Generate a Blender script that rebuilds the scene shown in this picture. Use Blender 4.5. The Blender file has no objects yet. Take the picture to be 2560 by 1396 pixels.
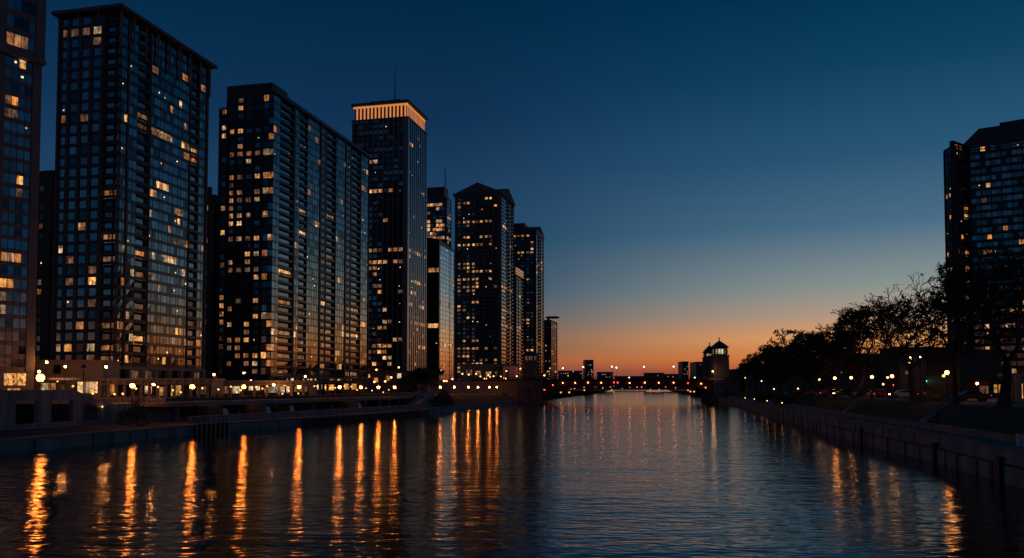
import bpy, bmesh, math, random
from mathutils import Vector, Matrix
R = math.radians
sc = bpy.context.scene
col = sc.collection

# ------------------------------------------------------------------ camera
FPX, PW, PH = 2050.0, 2560.0, 1396.0
EYE, PITCH, HOR = 7.0, R(2.4), 967.0
CY = HOR - FPX * math.tan(PITCH)
cam_d = bpy.data.cameras.new('camera')
cam = bpy.data.objects.new('camera', cam_d)
col.objects.link(cam)
cam.location = (0, 0, EYE)
cam.rotation_euler = (R(90) + PITCH, 0, 0)
cam_d.sensor_width = 36
cam_d.lens = FPX / PW * 36
cam_d.shift_y = (CY - PH / 2) / PW
cam_d.clip_start = 0.5
cam_d.clip_end = 20000
sc.camera = cam

# ------------------------------------------------------------------ world: dusk sky
SUN_AZ = R(30)
w = bpy.data.worlds.new('World')
sc.world = w
w.use_nodes = True
nt = w.node_tree
for n in list(nt.nodes):
    nt.nodes.remove(n)


def lin(h):
    v = [int(h[i:i + 2], 16) / 255 for i in (0, 2, 4)]
    return tuple(c / 12.92 if c <= 0.04045 else ((c + 0.055) / 1.055) ** 2.4 for c in v)


def ramp_node(tree, stops):
    r = tree.nodes.new('ShaderNodeValToRGB')
    e = r.color_ramp.elements
    while len(e) < len(stops):
        e.new(0.5)
    for i, (p, h) in enumerate(stops):
        e[i].position = p
        e[i].color = (*lin(h), 1)
    return r


def mth(tree, op, a, b=None, clamp=False):
    m = tree.nodes.new('ShaderNodeMath')
    m.operation = op
    m.use_clamp = clamp
    for i, v in enumerate((a, b)):
        if v is None:
            continue
        if isinstance(v, (int, float)):
            m.inputs[i].default_value = v
        else:
            tree.links.new(v, m.inputs[i])
    return m.outputs[0]


tc = nt.nodes.new('ShaderNodeTexCoord')
sep = nt.nodes.new('ShaderNodeSeparateXYZ')
nt.links.new(tc.outputs['Generated'], sep.inputs[0])
ZA = [(0, '7a3c38'), (0.016, 'aa563a'), (0.03, 'dc7a3c'), (0.0545, 'e6a062'), (0.082, 'b49a84'), (0.114, '88938f'), (0.18, '4a6d86'), (0.256, '285475'), (0.278, '235172'), (0.345, '0e4060'), (0.42, '013251'), (0.6, '01263f')]
ZB = [(0, '503038'), (0.018, '7b413e'), (0.0326, '90573f'), (0.0496, '604f4c'), (0.081, '47515a'), (0.1026, '294b64'), (0.129, '1a4062'), (0.176, '164260'), (0.246, '1c3c5e'), (0.309, '103153'), (0.426, '002847'), (0.6, '00213b'), (0.8, '001a30')]
ra, rb = ramp_node(nt, ZA), ramp_node(nt, ZB)
nt.links.new(sep.outputs['Z'], ra.inputs[0])
nt.links.new(sep.outputs['Z'], rb.inputs[0])
hx = mth(nt, 'MULTIPLY', sep.outputs['X'], sep.outputs['X'])
hy = mth(nt, 'MULTIPLY', sep.outputs['Y'], sep.outputs['Y'])
hl = mth(nt, 'SQRT', mth(nt, 'MAXIMUM', mth(nt, 'ADD', hx, hy), 1e-6))
dd = mth(nt, 'ADD', mth(nt, 'MULTIPLY', sep.outputs['X'], math.sin(SUN_AZ)), mth(nt, 'MULTIPLY', sep.outputs['Y'], math.cos(SUN_AZ)))
cosd = mth(nt, 'DIVIDE', dd, hl)
k0 = mth(nt, 'DIVIDE', mth(nt, 'SUBTRACT', cosd, 0.82), 0.18, True)
wgt = mth(nt, 'POWER', k0, 1.4)
mixn = nt.nodes.new('ShaderNodeMix')
mixn.data_type = 'RGBA'
nt.links.new(wgt, mixn.inputs[0])
nt.links.new(rb.outputs[0], mixn.inputs[6])
nt.links.new(ra.outputs[0], mixn.inputs[7])
bg = nt.nodes.new('ShaderNodeBackground')
nt.links.new(mixn.outputs[2], bg.inputs[0])
bg.inputs[1].default_value = 1.0
# a faint physical twilight sky, sun below the horizon, on top of the gradient
sky = nt.nodes.new('ShaderNodeTexSky')
sky.sky_type = 'NISHITA'
sky.sun_disc = False
sky.sun_elevation = R(-4)
sky.sun_rotation = SUN_AZ
bg2 = nt.nodes.new('ShaderNodeBackground')
nt.links.new(sky.outputs[0], bg2.inputs[0])
bg2.inputs[1].default_value = 0.008
addn = nt.nodes.new('ShaderNodeAddShader')
nt.links.new(bg.outputs[0], addn.inputs[0])
nt.links.new(bg2.outputs[0], addn.inputs[1])
wo = nt.nodes.new('ShaderNodeOutputWorld')
nt.links.new(addn.outputs[0], wo.inputs[0])

sc.view_settings.view_transform = 'Standard'
sc.view_settings.look = 'None'
sc.view_settings.exposure = 0
sc.view_settings.gamma = 1
sc.view_settings.use_curve_mapping = False
sc.render.engine = 'CYCLES'
cy = sc.cycles
cy.use_denoising = True
cy.use_light_tree = True
cy.max_bounces = 6
cy.diffuse_bounces = 2
cy.glossy_bounces = 4
cy.transparent_max_bounces = 8
cy.sample_clamp_indirect = 6
cy.caustics_reflective = False
cy.caustics_refractive = False

# ------------------------------------------------------------------ pixel <-> place
ct, st_ = math.cos(PITCH), math.sin(PITCH)


def ray(px, py):
    a, b = (px - PW / 2) / FPX, (CY - py) / FPX
    return Vector((a, ct - b * st_, st_ + b * ct))


def at(px, py, D):
    d = ray(px, py)
    return Vector((0, 0, EYE)) + d * (D / d.y)


def zat(px, py, D):
    return at(px, py, D).z


def interp(tab, y):
    if y <= tab[0][0]:
        (a, b), (c, d) = tab[0], tab[1]
    elif y >= tab[-1][0]:
        (a, b), (c, d) = tab[-2], tab[-1]
    else:
        for (a, b), (c, d) in zip(tab, tab[1:]):
            if a <= y <= c:
                break
    return b + (d - b) * (y - a) / (c - a)


BL = [(-40, -75), (40, -62), (85, -53), (116, -47), (137, -41), (159, -33.5), (197, -22.5), (252, -13.6), (342, 2.5), (448, 22), (652, 59), (957, 112), (1800, 222)]
BR = [(-40, 20), (30, 31), (56, 35), (79, 39.5), (116, 45.5), (167, 56.6), (263, 74.5), (350, 87), (478, 105), (652, 134), (1104, 208), (1800, 330)]


def bankL(y, wd=0):
    return interp(BL, y) - wd


def bankR(y, wd=0):
    return interp(BR, y) + wd


def on_bank(px, py, fn, wd):
    """depth at which the sight line through the pixel stands wd metres inland"""
    lo, hi = 20.0, 1700.0
    d = ray(px, py)
    q = d.x / d.y
    f = lambda y: q * y - fn(y, wd)
    if f(lo) * f(hi) > 0:
        return 300.0
    for _ in range(60):
        m = (lo + hi) / 2
        if f(lo) * f(m) <= 0:
            hi = m
        else:
            lo = m
    return lo


# ------------------------------------------------------------------ materials
MATS = {}


def mat(name, base, rough=0.7, ior=1.45, metal=0.0, noise=0.0, nscale=0.6, emit=None, es=0.0, bump=0.0, streak=False):
    m = bpy.data.materials.new(name)
    m.use_nodes = True
    t = m.node_tree
    b = t.nodes['Principled BSDF']
    b.inputs['Base Color'].default_value = (*base, 1)
    b.inputs['Roughness'].default_value = rough
    b.inputs['IOR'].default_value = ior
    b.inputs['Metallic'].default_value = metal
    if noise or bump:
        g = t.nodes.new('ShaderNodeTexCoord')
        mp = t.nodes.new('ShaderNodeMapping')
        t.links.new(g.outputs['Object'], mp.inputs[0])
        if streak:
            mp.inputs['Scale'].default_value = (1, 1, 0.15)
        nz = t.nodes.new('ShaderNodeTexNoise')
        nz.inputs['Scale'].default_value = nscale
        nz.inputs['Detail'].default_value = 6
        nz.inputs['Roughness'].default_value = 0.65
        t.links.new(mp.outputs[0], nz.inputs['Vector'])
        if noise:
            mr = t.nodes.new('ShaderNodeMapRange')
            mr.inputs[1].default_value = 0.3
            mr.inputs[2].default_value = 0.7
            mr.inputs[3].default_value = 1 - noise
            mr.inputs[4].default_value = 1 + noise
            t.links.new(nz.outputs[0], mr.inputs[0])
            mx = t.nodes.new('ShaderNodeVectorMath')
            mx.operation = 'SCALE'
            mx.inputs[0].default_value = base
            t.links.new(mr.outputs[0], mx.inputs['Scale'])
            t.links.new(mx.outputs[0], b.inputs['Base Color'])
        if bump:
            bn = t.nodes.new('ShaderNodeBump')
            bn.inputs['Strength'].default_value = bump
            t.links.new(nz.outputs[0], bn.inputs['Height'])
            t.links.new(bn.outputs[0], b.inputs['Normal'])
    if emit:
        b.inputs['Emission Color'].default_value = (*emit, 1)
        b.inputs['Emission Strength'].default_value = es
    MATS[name] = m
    return m


def lit_mat(name, c, s, contrast=1.0, nscale=0.8):
    """a room behind the pane: warm light, uneven with curtains, lamps and furniture"""
    m = mat(name, (.02, .018, .016), .15, 1.5)
    t = m.node_tree
    b = t.nodes['Principled BSDF']
    g = t.nodes.new('ShaderNodeNewGeometry')
    nz = t.nodes.new('ShaderNodeTexNoise')
    nz.inputs['Scale'].default_value = nscale
    nz.inputs['Detail'].default_value = 3
    mp = t.nodes.new('ShaderNodeMapping')
    mp.inputs['Scale'].default_value = (1.5, 1.5, .8)
    t.links.new(g.outputs['Position'], mp.inputs[0])
    t.links.new(mp.outputs[0], nz.inputs['Vector'])
    mr = t.nodes.new('ShaderNodeMapRange')
    mr.inputs[1].default_value = 0.33
    mr.inputs[2].default_value = 0.68
    mr.inputs[3].default_value = s * max(0.04, 1 - .85 * contrast)
    mr.inputs[4].default_value = s * (1 + .8 * contrast)
    t.links.new(nz.outputs[0], mr.inputs[0])
    # every room has its own lamp colour and brightness
    rm = t.nodes.new('ShaderNodeVectorMath')
    rm.operation = 'SNAP'
    rm.inputs[1].default_value = (1.7, 1.9, 2.9)
    t.links.new(g.outputs['Position'], rm.inputs[0])
    wn = t.nodes.new('ShaderNodeTexWhiteNoise')
    t.links.new(rm.outputs[0], wn.inputs['Vector'])
    rv = t.nodes.new('ShaderNodeMapRange')
    rv.inputs[3].default_value = .3
    rv.inputs[4].default_value = 1.45
    t.links.new(wn.outputs['Value'], rv.inputs[0])
    t.links.new(mth(t, 'MULTIPLY', mr.outputs[0], rv.outputs[0]), b.inputs['Emission Strength'])
    sp = t.nodes.new('ShaderNodeSeparateColor')
    t.links.new(wn.outputs['Color'], sp.inputs[0])
    cm = t.nodes.new('ShaderNodeMix')
    cm.data_type = 'RGBA'
    t.links.new(mth(t, 'POWER', sp.outputs[1], 4.0), cm.inputs[0])
    cm.inputs[6].default_value = (*c, 1)
    cm.inputs[7].default_value = (.9, .62, .38, 1)
    t.links.new(cm.outputs[2], b.inputs['Emission Color'])
    m.cycles.emission_sampling = 'NONE'
    return m


mat('concrete', (.26, .25, .235), .85, noise=.3, nscale=.5, bump=.15)
mat('quay_concrete', (.33, .30, .265), .9, noise=.45, nscale=.45, bump=.3, streak=True)
mat('tower_concrete', (.20, .185, .175), .8, noise=.15, nscale=.3)
mat('pier_concrete', (.11, .108, .105), .7, noise=.15, nscale=.3)
mat('beige_stone', (.36, .30, .23), .8, noise=.2, nscale=.4)
mat('dark_stone', (.12, .11, .10), .85, noise=.25, nscale=.4)
mat('weathered_stone', (.15, .12, .085), .85, noise=.25, nscale=.5)
mat('brown_brick', (.13, .075, .05), .85, noise=.25, nscale=.6)
mat('black_frame', (.022, .024, .028), .45, noise=.2, nscale=.5)
mat('slate_panel', (.035, .04, .048), .4, noise=.2, nscale=.4)
mat('grey_metal', (.35, .37, .40), .3, metal=.8)
mat('dark_metal', (.03, .03, .032), .45, metal=.3)
mat('rail_metal', (.16, .16, .16), .45, metal=.6)
mat('rail_glass', (.012, .014, .017), .2, 1.4)
mat('spandrel_glass', (.008, .011, .015), .12, 1.6)
mat('mirror_glass', (.52, .60, .68), .06, metal=1.0)
for nm, c, i, r in (('glass_a', (.006, .010, .015), 3.8, .03), ('glass_b', (.01, .015, .02), 3.2, .05), ('glass_c', (.015, .02, .024), 4.4, .04),
                    ('glass_d', (.05, .052, .052), 2.6, .06), ('glass_e', (.004, .005, .006), 1.9, .03), ('glass_f', (.006, .008, .011), 2.5, .04)):
    mat(nm, c, r, i)
mat('glass_dull', (.008, .009, .01), .12, 1.5)
lit_mat('lit_bright', (1, .39, .09), .62)
lit_mat('lit_mid', (1, .34, .085), .32)
lit_mat('lit_dim', (1, .46, .22), .12)
lit_mat('lit_lamp', (1, .5, .15), 2.2, .3)
lit_mat('lit_amber', (1, .31, .05), .5)
lit_mat('lit_pale', (1, .62, .30), .4)
lit_mat('lit_white', (.95, .88, .58), .38)
lit_mat('lit_spot', (1, .42, .11), .8, 1.25, 1.4)
lit_mat('shop_glow', (1, .42, .10), .75, 1.0, .5)
lit_mat('shop_white', (1, .68, .34), .7, 1.0, .6)
lit_mat('curtain_glow', (1, .50, .17), .9, .55, 1.2)
mat('asphalt', (.05, .05, .052), .8, noise=.25, nscale=.8)
mat('paving', (.20, .18, .16), .85, noise=.2, nscale=.7)
mat('soil', (.06, .055, .045), .95, noise=.3, nscale=.2)
mat('turf', (.045, .062, .025), .95, noise=.4, nscale=.9, bump=.5)
mat('bark', (.05, .042, .035), .9, noise=.3, nscale=2)
mat('leaf', (.055, .055, .03), .8)
mat('shrub_leaf', (.05, .07, .03), .8)
mat('car_red', (.35, .03, .025), .3)
mat('car_dark', (.03, .032, .036), .25)
mat('car_silver', (.45, .46, .47), .3, metal=.4)
mat('car_white', (.75, .75, .74), .35)
mat('car_orange_lit', (.22, .10, .05), .4)  # orange lamp light put into the colour of a dark body
mat('tyre', (.02, .02, .02), .8)
mat('glass_car', (.01, .012, .014), .05, 1.6)
mat('white_paint', (.75, .74, .7), .6)
mat('rust_steel', (.10, .06, .045), .7, noise=.3, nscale=1)
mat('bridge_steel', (.022, .015, .013), .6, noise=.2, nscale=.6)
mat('red_awning', (.5, .06, .03), .7)


def glow(name, c, s, sampled=True):
    m = mat(name, (.8, .8, .8), .5, emit=c, es=s)
    m.cycles.emission_sampling = 'AUTO' if sampled else 'NONE'
    return m


glow('globe_glow', (1, .34, .05), 2.4, False)
glow('globe_pale', (1, .45, .13), 2.4, False)
glow('lane_glow', (1, .5, .16), 12, False)
glow('core_glow', (1, .62, .25), 16, False)
for nm in ('globe_glow', 'globe_pale', 'core_glow', 'lane_glow'):
    t = MATS[nm].node_tree
    mx = t.nodes.new('ShaderNodeMixShader')
    tr = t.nodes.new('ShaderNodeBsdfTransparent')
    mx.inputs[0].default_value = .35
    t.links.new(tr.outputs[0], mx.inputs[1])
    t.links.new(t.nodes['Principled BSDF'].outputs[0], mx.inputs[2])
    t.links.new(mx.outputs[0], t.nodes['Material Output'].inputs[0])
glow('small_glow', (1, .46, .13), 4.5)
glow('white_glow', (1, .8, .5), 5)
glow('red_glow', (1, .05, .03), 9, False)
glow('amber_glow', (1, .2, .05), 20)
glow('far_glow', (1, .42, .12), 1.6, False)
glow('green_glow', (.1, 1, .45), 14)
glow('headlight_glow', (1, .8, .55), 8, False)
glow('tail_glow', (1, .04, .02), 3, False)
glow('crown_glow', (1, .33, .07), .62)
glow('cabin_glow', (1, .85, .5), .35)
lit_mat('cabin_lit', (.95, .9, .55), .5, .6)
glow('cornice_glow', (1, .5, .22), .25)

# water: smooth, dark, rippled at three sizes
wm = mat('river_water', (.002, .006, .009), .18, 1.333)
t = wm.node_tree
b = t.nodes['Principled BSDF']
g = t.nodes.new('ShaderNodeNewGeometry')
prev = None
for scl, dist, det, ang, stretch in ((0.13, .045, 2, 5, (.3, 1, 1)), (.8, .021, 2, -4, (.4, 1, 1)), (2.4, .009, 1, 3, (.5, 1, 1))):
    mp = t.nodes.new('ShaderNodeMapping')
    mp.inputs['Rotation'].default_value = (0, 0, R(ang))
    mp.inputs['Scale'].default_value = stretch
    t.links.new(g.outputs['Position'], mp.inputs[0])
    nz = t.nodes.new('ShaderNodeTexNoise')
    nz.inputs['Scale'].default_value = scl
    nz.inputs['Detail'].default_value = det
    nz.inputs['Roughness'].default_value = .5
    t.links.new(mp.outputs[0], nz.inputs['Vector'])
    bn = t.nodes.new('ShaderNodeBump')
    bn.inputs['Strength'].default_value = 1
    bn.inputs['Distance'].default_value = dist * 4
    t.links.new(nz.outputs[0], bn.inputs['Height'])
    if prev:
        t.links.new(prev.outputs[0], bn.inputs['Normal'])
    prev = bn
# mirror-like surface seen at a slant: reflection grows with the Fresnel angle, the rest is dark water
gb = t.nodes.new('ShaderNodeBsdfAnisotropic')
gb.distribution = 'BECKMANN'
gb.inputs['Color'].default_value = (1, 1, 1, 1)
gb.inputs['Roughness'].default_value = .14
db = t.nodes.new('ShaderNodeBsdfDiffuse')
db.inputs['Color'].default_value = (.003, .007, .010, 1)
fr = t.nodes.new('ShaderNodeFresnel')
fr.inputs['IOR'].default_value = 1.333
mx = t.nodes.new('ShaderNodeMixShader')
t.links.new(prev.outputs[0], gb.inputs['Normal'])
t.links.new(prev.outputs[0], fr.inputs['Normal'])
t.links.new(fr.outputs[0], mx.inputs[0])
t.links.new(db.outputs[0], mx.inputs[1])
t.links.new(gb.outputs[0], mx.inputs[2])
t.links.new(mx.outputs[0], t.nodes['Material Output'].inputs[0])


# ------------------------------------------------------------------ mesh helpers
class MB:
    def __init__(self):
        self.v, self.f, self.m, self.names = [], [], [], []

    def mi(self, name):
        if name not in self.names:
            self.names.append(name)
        return self.names.index(name)

    def poly(self, pts, m):
        n = len(self.v)
        self.v += [tuple(p) for p in pts]
        self.f.append(tuple(range(n, n + len(pts))))
        self.m.append(self.mi(m))

    def hexa(self, p, m):
        """p: 8 points, bottom four then top four, same order"""
        n = len(self.v)
        self.v += [tuple(q) for q in p]
        k = self.mi(m)
        for f in ((3, 2, 1, 0), (4, 5, 6, 7), (0, 1, 5, 4), (1, 2, 6, 5), (2, 3, 7, 6), (3, 0, 4, 7)):
            self.f.append(tuple(n + i for i in f))
            self.m.append(k)

    def box(self, x0, x1, y0, y1, z0, z1, m):
        self.hexa([(x0, y0, z0), (x1, y0, z0), (x1, y1, z0), (x0, y1, z0), (x0, y0, z1), (x1, y0, z1), (x1, y1, z1), (x0, y1, z1)], m)

    def fbox(self, F, s0, s1, z0, z1, d0, d1, m):
        O, S, N = F
        P = lambda s, d, z: (O[0] + S[0] * s + N[0] * d, O[1] + S[1] * s + N[1] * d, z)
        self.hexa([P(s0, d0, z0), P(s1, d0, z0), P(s1, d1, z0), P(s0, d1, z0), P(s0, d0, z1), P(s1, d0, z1), P(s1, d1, z1), P(s0, d1, z1)], m)

    def prism(self, pts, z0, z1, m):
        n = len(pts)
        a = len(self.v)
        self.v += [(p[0], p[1], z0) for p in pts] + [(p[0], p[1], z1) for p in pts]
        k = self.mi(m)
        self.f.append(tuple(range(a + n - 1, a - 1, -1)))
        self.f.append(tuple(range(a + n, a + 2 * n)))
        self.m += [k, k]
        for i in range(n):
            j = (i + 1) % n
            self.f.append((a + i, a + j, a + n + j, a + n + i))
            self.m.append(k)

    def lathe(self, prof, n, m, c=(0, 0, 0)):
        a = len(self.v)
        k = self.mi(m)
        for r, z in prof:
            for i in range(n):
                t = 2 * math.pi * i / n
                self.v.append((c[0] + r * math.cos(t), c[1] + r * math.sin(t), c[2] + z))
        for j in range(len(prof) - 1):
            for i in range(n):
                q = (i + 1) % n
                self.f.append((a + j * n + i, a + j * n + q, a + (j + 1) * n + q, a + (j + 1) * n + i))
                self.m.append(k)
        self.f.append(tuple(a + i for i in reversed(range(n))))
        self.f.append(tuple(a + (len(prof) - 1) * n + i for i in range(n)))
        self.m += [k, k]

    def ball(self, c, r, m, nu=12, nv=8):
        self.lathe([(max(r * math.sin(math.pi * j / nv), r * .03), -r * math.cos(math.pi * j / nv)) for j in range(nv + 1)], nu, m, c)

    def tube(self, pts, rads, n, m):
        a = len(self.v)
        k = self.mi(m)
        for i, (p, r) in enumerate(zip(pts, rads)):
            p = Vector(p)
            d = (Vector(pts[min(i + 1, len(pts) - 1)]) - Vector(pts[max(i - 1, 0)]))
            d = d.normalized() if d.length > 1e-9 else Vector((0, 0, 1))
            x = d.orthogonal().normalized()
            y = d.cross(x)
            for q in range(n):
                t = 2 * math.pi * q / n
                self.v.append(tuple(p + x * (r * math.cos(t)) + y * (r * math.sin(t))))
        for j in range(len(pts) - 1):
            for i in range(n):
                q = (i + 1) % n
                self.f.append((a + j * n + i, a + j * n + q, a + (j + 1) * n + q, a + (j + 1) * n + i))
                self.m.append(k)

    def bar(self, p, q, r, m, n=4):
        self.tube([p, q], [r, r], n, m)

    def mesh(self, name, smooth=False):
        me = bpy.data.meshes.new(name)
        me.from_pydata(self.v, [], self.f)
        for nm in self.names:
            me.materials.append(MATS[nm])
        me.polygons.foreach_set('material_index', self.m)
        if smooth:
            me.polygons.foreach_set('use_smooth', [True] * len(self.f))
        me.update()
        return me


def tag(o, label=None, cat=None, group=None, kind=None):
    for k, v in (('label', label), ('category', cat), ('group', group), ('kind', kind)):
        if v:
            o[k] = v
    return o


def thing(name, label, cat, loc=(0, 0, 0), group=None, rz=0):
    o = bpy.data.objects.new(name, None)
    o.empty_display_size = .5
    col.objects.link(o)
    o.location = loc
    o.rotation_euler = (0, 0, rz)
    return tag(o, label, cat, group)


def part(name, mb, parent=None, kind=None, local=False, smooth=False, label=None):
    o = bpy.data.objects.new(name, mb if isinstance(mb, bpy.types.Mesh) else mb.mesh(name, smooth))
    col.objects.link(o)
    if parent:
        o.parent = parent
        if not local:
            r = parent
            off = Vector((0, 0, 0))
            while r:
                off += Vector(r.location)
                r = r.parent
            o.location = -off
    if kind:
        o['kind'] = kind
    if label:
        o['label'] = label
    return o


def struct(name, mb):
    return part(name, mb, None, 'structure')


KIDS = {}


def copy_tree(o, parent=None):
    c = o.copy()
    col.objects.link(c)
    c.parent = parent
    for ch in list(o.children):
        copy_tree(ch, c)
    return c


ORD = ['first', 'second', 'third', 'fourth', 'fifth', 'sixth', 'seventh', 'eighth', 'ninth', 'tenth', 'eleventh', 'twelfth', 'thirteenth', 'fourteenth', 'fifteenth', 'sixteenth', 'seventeenth', 'eighteenth', 'nineteenth', 'twentieth']

ZL, ZR = 4.4, 5.0      # promenade level on the tower side, street level on the park side

# ------------------------------------------------------------------ the setting: water, land
m = MB()
m.poly([(-3000, -400, 0), (3000, -400, 0), (3000, 6000, 0), (-3000, 6000, 0)], 'river_water')
struct('water', m)


def strip(mb, fn, ys, w0, z0, w1, z1, mname):
    """sheet between two offsets of a bank line"""
    for a, c in zip(ys, ys[1:]):
        mb.poly([(fn(a, w0), a, z0), (fn(c, w0), c, z0), (fn(c, w1), c, z1), (fn(a, w1), a, z1)], mname)


def ysteps(y0, y1, n):
    return [y0 + (y1 - y0) * i / n for i in range(n + 1)]


YL = sorted(set([y for y, _ in BL if 60 < y < 1800] + ysteps(60, 340, 28) + ysteps(340, 1800, 30)))
# land of the tower side
m = MB()
for a, c in zip(YL, YL[1:]):
    wi = 24 if a < 222 else 7
    m.poly([(bankL(a, wi), a, ZL), (bankL(c, wi), c, ZL), (-900, c, ZL), (-900, a, ZL)], 'paving')
m.poly([(-900, -100, ZL), (bankL(-40, 24), -100, ZL), (bankL(60, 24), 60, ZL), (-900, 60, ZL)], 'paving')
struct('ground', m)
m = MB()
ys = [y for y in YL if y >= 116]
strip(m, bankL, [y for y in YL if 60 <= y <= 340], .5, 1.5, 24, 1.52, 'asphalt')
struct('path', m)
m = MB()
m.poly([(-900, 1800, 3), (1400, 1800, 3), (1400, 3500, 6), (-900, 3500, 6)], 'soil')
m.poly([(-900, 1800, -1), (1400, 1800, -1), (1400, 1800, 3), (-900, 1800, 3)], 'dark_stone')
struct('terrain', m)
# land of the park side
YR = sorted(set([y for y, _ in BR if -40 <= y < 1800] + ysteps(-40, 350, 40) + ysteps(350, 1800, 30)))
m = MB()
for a, c in zip(YR, YR[1:]):
    m.poly([(bankR(a, 10.5), a, ZR), (900, a, ZR), (900, c, ZR), (bankR(c, 10.5), c, ZR)], 'paving')
struct('pavement', m)
m = MB()
strip(m, bankR, [y for y in YR if y <= 350], 14, ZR + .004, 31, ZR + .004, 'asphalt')
struct('road', m)
m = MB()
for k in range(60):
    y = -20 + k * 6
    m.poly([(bankR(y, 22.4), y, ZR + .008), (bankR(y + 3, 22.4), y + 3, ZR + .008), (bankR(y + 3, 22.55), y + 3, ZR + .008), (bankR(y, 22.55), y, ZR + .008)], 'white_paint')
struct('road_marking', m)
rnd = random.Random(5)
m = MB()
yl = [y for y in YR if y <= 345]
for a, c in zip(yl, yl[1:]):
    for (w0, z0), (w1, z1) in zip([(4.6, 2.7), (5.6, 3.2), (7.5, 4.25), (9.3, 4.9)], [(5.6, 3.2), (7.5, 4.25), (9.3, 4.9), (10.5, ZR)]):
        m.poly([(bankR(a, w0), a, z0), (bankR(a, w1), a, z1), (bankR(c, w1), c, z1), (bankR(c, w0), c, z0)], 'turf')
struct('lawn', m)
m = MB()
strip(m, bankR, yl, .5, 2.3, 4.2, 2.3, 'paving')
struct('riverside_path', m)['kind'] = 'structure'

# ------------------------------------------------------------------ quay walls
FOL = None


def wall_seg(mb, fn, ys, w0, w1, z0, z1, mname):
    for a, c in zip(ys, ys[1:]):
        mb.hexa([(fn(a, w0), a, z0), (fn(c, w0), c, z0), (fn(c, w1), c, z0), (fn(a, w1), a, z0),
                 (fn(a, w0), a, z1), (fn(c, w0), c, z1), (fn(c, w1), c, z1), (fn(a, w1), a, z1)], mname)


# tower side
t0 = thing('quay_wall', 'long grey concrete quay wall along the tower side of the river', 'quay wall', (bankL(100), 100, 0))
m = MB()
yq = [y for y in YL if y <= 345]
wall_seg(m, bankL, yq, 0, 1.0, -1, 1.25, 'quay_concrete')
part('wall', m, t0)
m = MB()
wall_seg(m, bankL, yq, -.12, 1.05, 1.25, 1.52, 'concrete')
part('coping', m, t0)
m = MB()
k = 0
y = 64
while y < 330:
    m.fbox(((bankL(y), y), (0, 1), (1, 0)), 0, .25, .05, 1.2, 0, .06 + .05 * rnd.random(), 'dark_stone')
    y += rnd.choice((3.4, 3.4, 6.5, 9))
part('joint_strips', m, t0)['kind'] = 'stuff'
for y0, y1, st in ((119, 127, 1.05), (147, 205, .95)):
    y = y0
    while y < y1:
        pm = MB()
        pm.fbox(((bankL(y), y), (0, 1), (1, 0)), 0, .42, -.6, 1.6 if y0 < 130 else 1.2, .1, .48, 'black_frame')
        part('fender_pile', pm, t0)
        y += st
# upper parapet of the low road
t1 = thing('parapet_wall', 'stepped concrete parapet between the low road and the water, below the promenade deck', 'parapet', (bankL(160, 4), 160, 0))
m = MB()
yp = ysteps(124, 226, 26)
wall_seg(m, bankL, yp, 3.6, 4.1, 1.5, 2.35, 'quay_concrete')
part('wall', m, t1)
m = MB()
wall_seg(m, bankL, yp, 3.5, 4.2, 2.35, 2.47, 'concrete')
part('coping', m, t1)
# promenade deck
t2 = thing('promenade_deck', 'raised promenade deck on columns above the low road, with lamps along its edge', 'deck', (bankL(170, 9), 170, 0))
m = MB()
yd = ysteps(126, 224, 28)
wall_seg(m, bankL, yd, 9, 25, ZL - .45, ZL + .02, 'concrete')
wall_seg(m, bankL, yd, 8.8, 9.2, ZL - .55, ZL + .16, 'beige_stone')
part('slab', m, t2)
m = MB()
wall_seg(m, bankL, yd, 22, 23, 1.5, ZL - .46, 'dark_stone')
part('back_wall', m, t2)
for y in ysteps(130, 222, 12):
    m = MB()
    m.box(bankL(y, 10.2), bankL(y, 9.7), y - .25, y + .25, 1.5, ZL - .46, 'concrete')
    part('column', m, t2)
m = MB()
wall_seg(m, bankL, yd, 8.95, 9.05, ZL + .98, ZL + 1.06, 'rail_metal')
wall_seg(m, bankL, yd, 8.98, 9.02, ZL + .3, ZL + .8, 'rust_steel')
for y in ysteps(126, 224, 50):
    m.box(bankL(y, 9.05), bankL(y, 8.95), y - .05, y + .05, ZL + .16, ZL + 1.0, 'rail_metal')
part('guard_rail', m, t2)
# strip lights under the deck
for y in ysteps(140, 214, 3):
    m = MB()
    m.box(bankL(y, 16.2), bankL(y, 15.8), y - .5, y + .5, ZL - .56, ZL - .47, 'small_glow')
    part('ceiling_light', m, t2)

# far part of the tower side quay: planted bank beyond the deck
m = MB()
yf = [y for y in YL if 222 <= y <= 342] 
yf = ysteps(224, 343, 14)
strip(m, bankL, yf, 1.0, 1.53, 7.2, ZL + .03, 'turf')
struct('bank_slope', m)

# concrete pavilion with openings, near end of the tower side
tp = thing('parking_structure', 'low concrete structure with square dark openings and a sloping roof end, on the quay', 'structure', (bankL(100, 14), 100, 1.5))
PV = 14
d_of = lambda px: on_bank(px, 1000, bankL, PV)
D = {k: d_of(k) for k in (-40, 5, 40, 97, 129, 184, 210, 255, 280)}
m = MB()
ZT = 6.55
for a, c in ((-160, 5), (40, 97), (129, 184), (210, 255)):
    pass
ya, segs = 60.0, []
solid = [(60, D[5]), (D[40] if False else D[97], D[129])]


def pv(mb, y0, y1, z0, z1, w0=PV, w1=PV + .6, mm='quay_concrete'):
    n = max(1, int((y1 - y0) / 4))
    wall_seg(mb, bankL, ysteps(y0, y1, n), w0, w1, z0, z1, mm)


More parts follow.
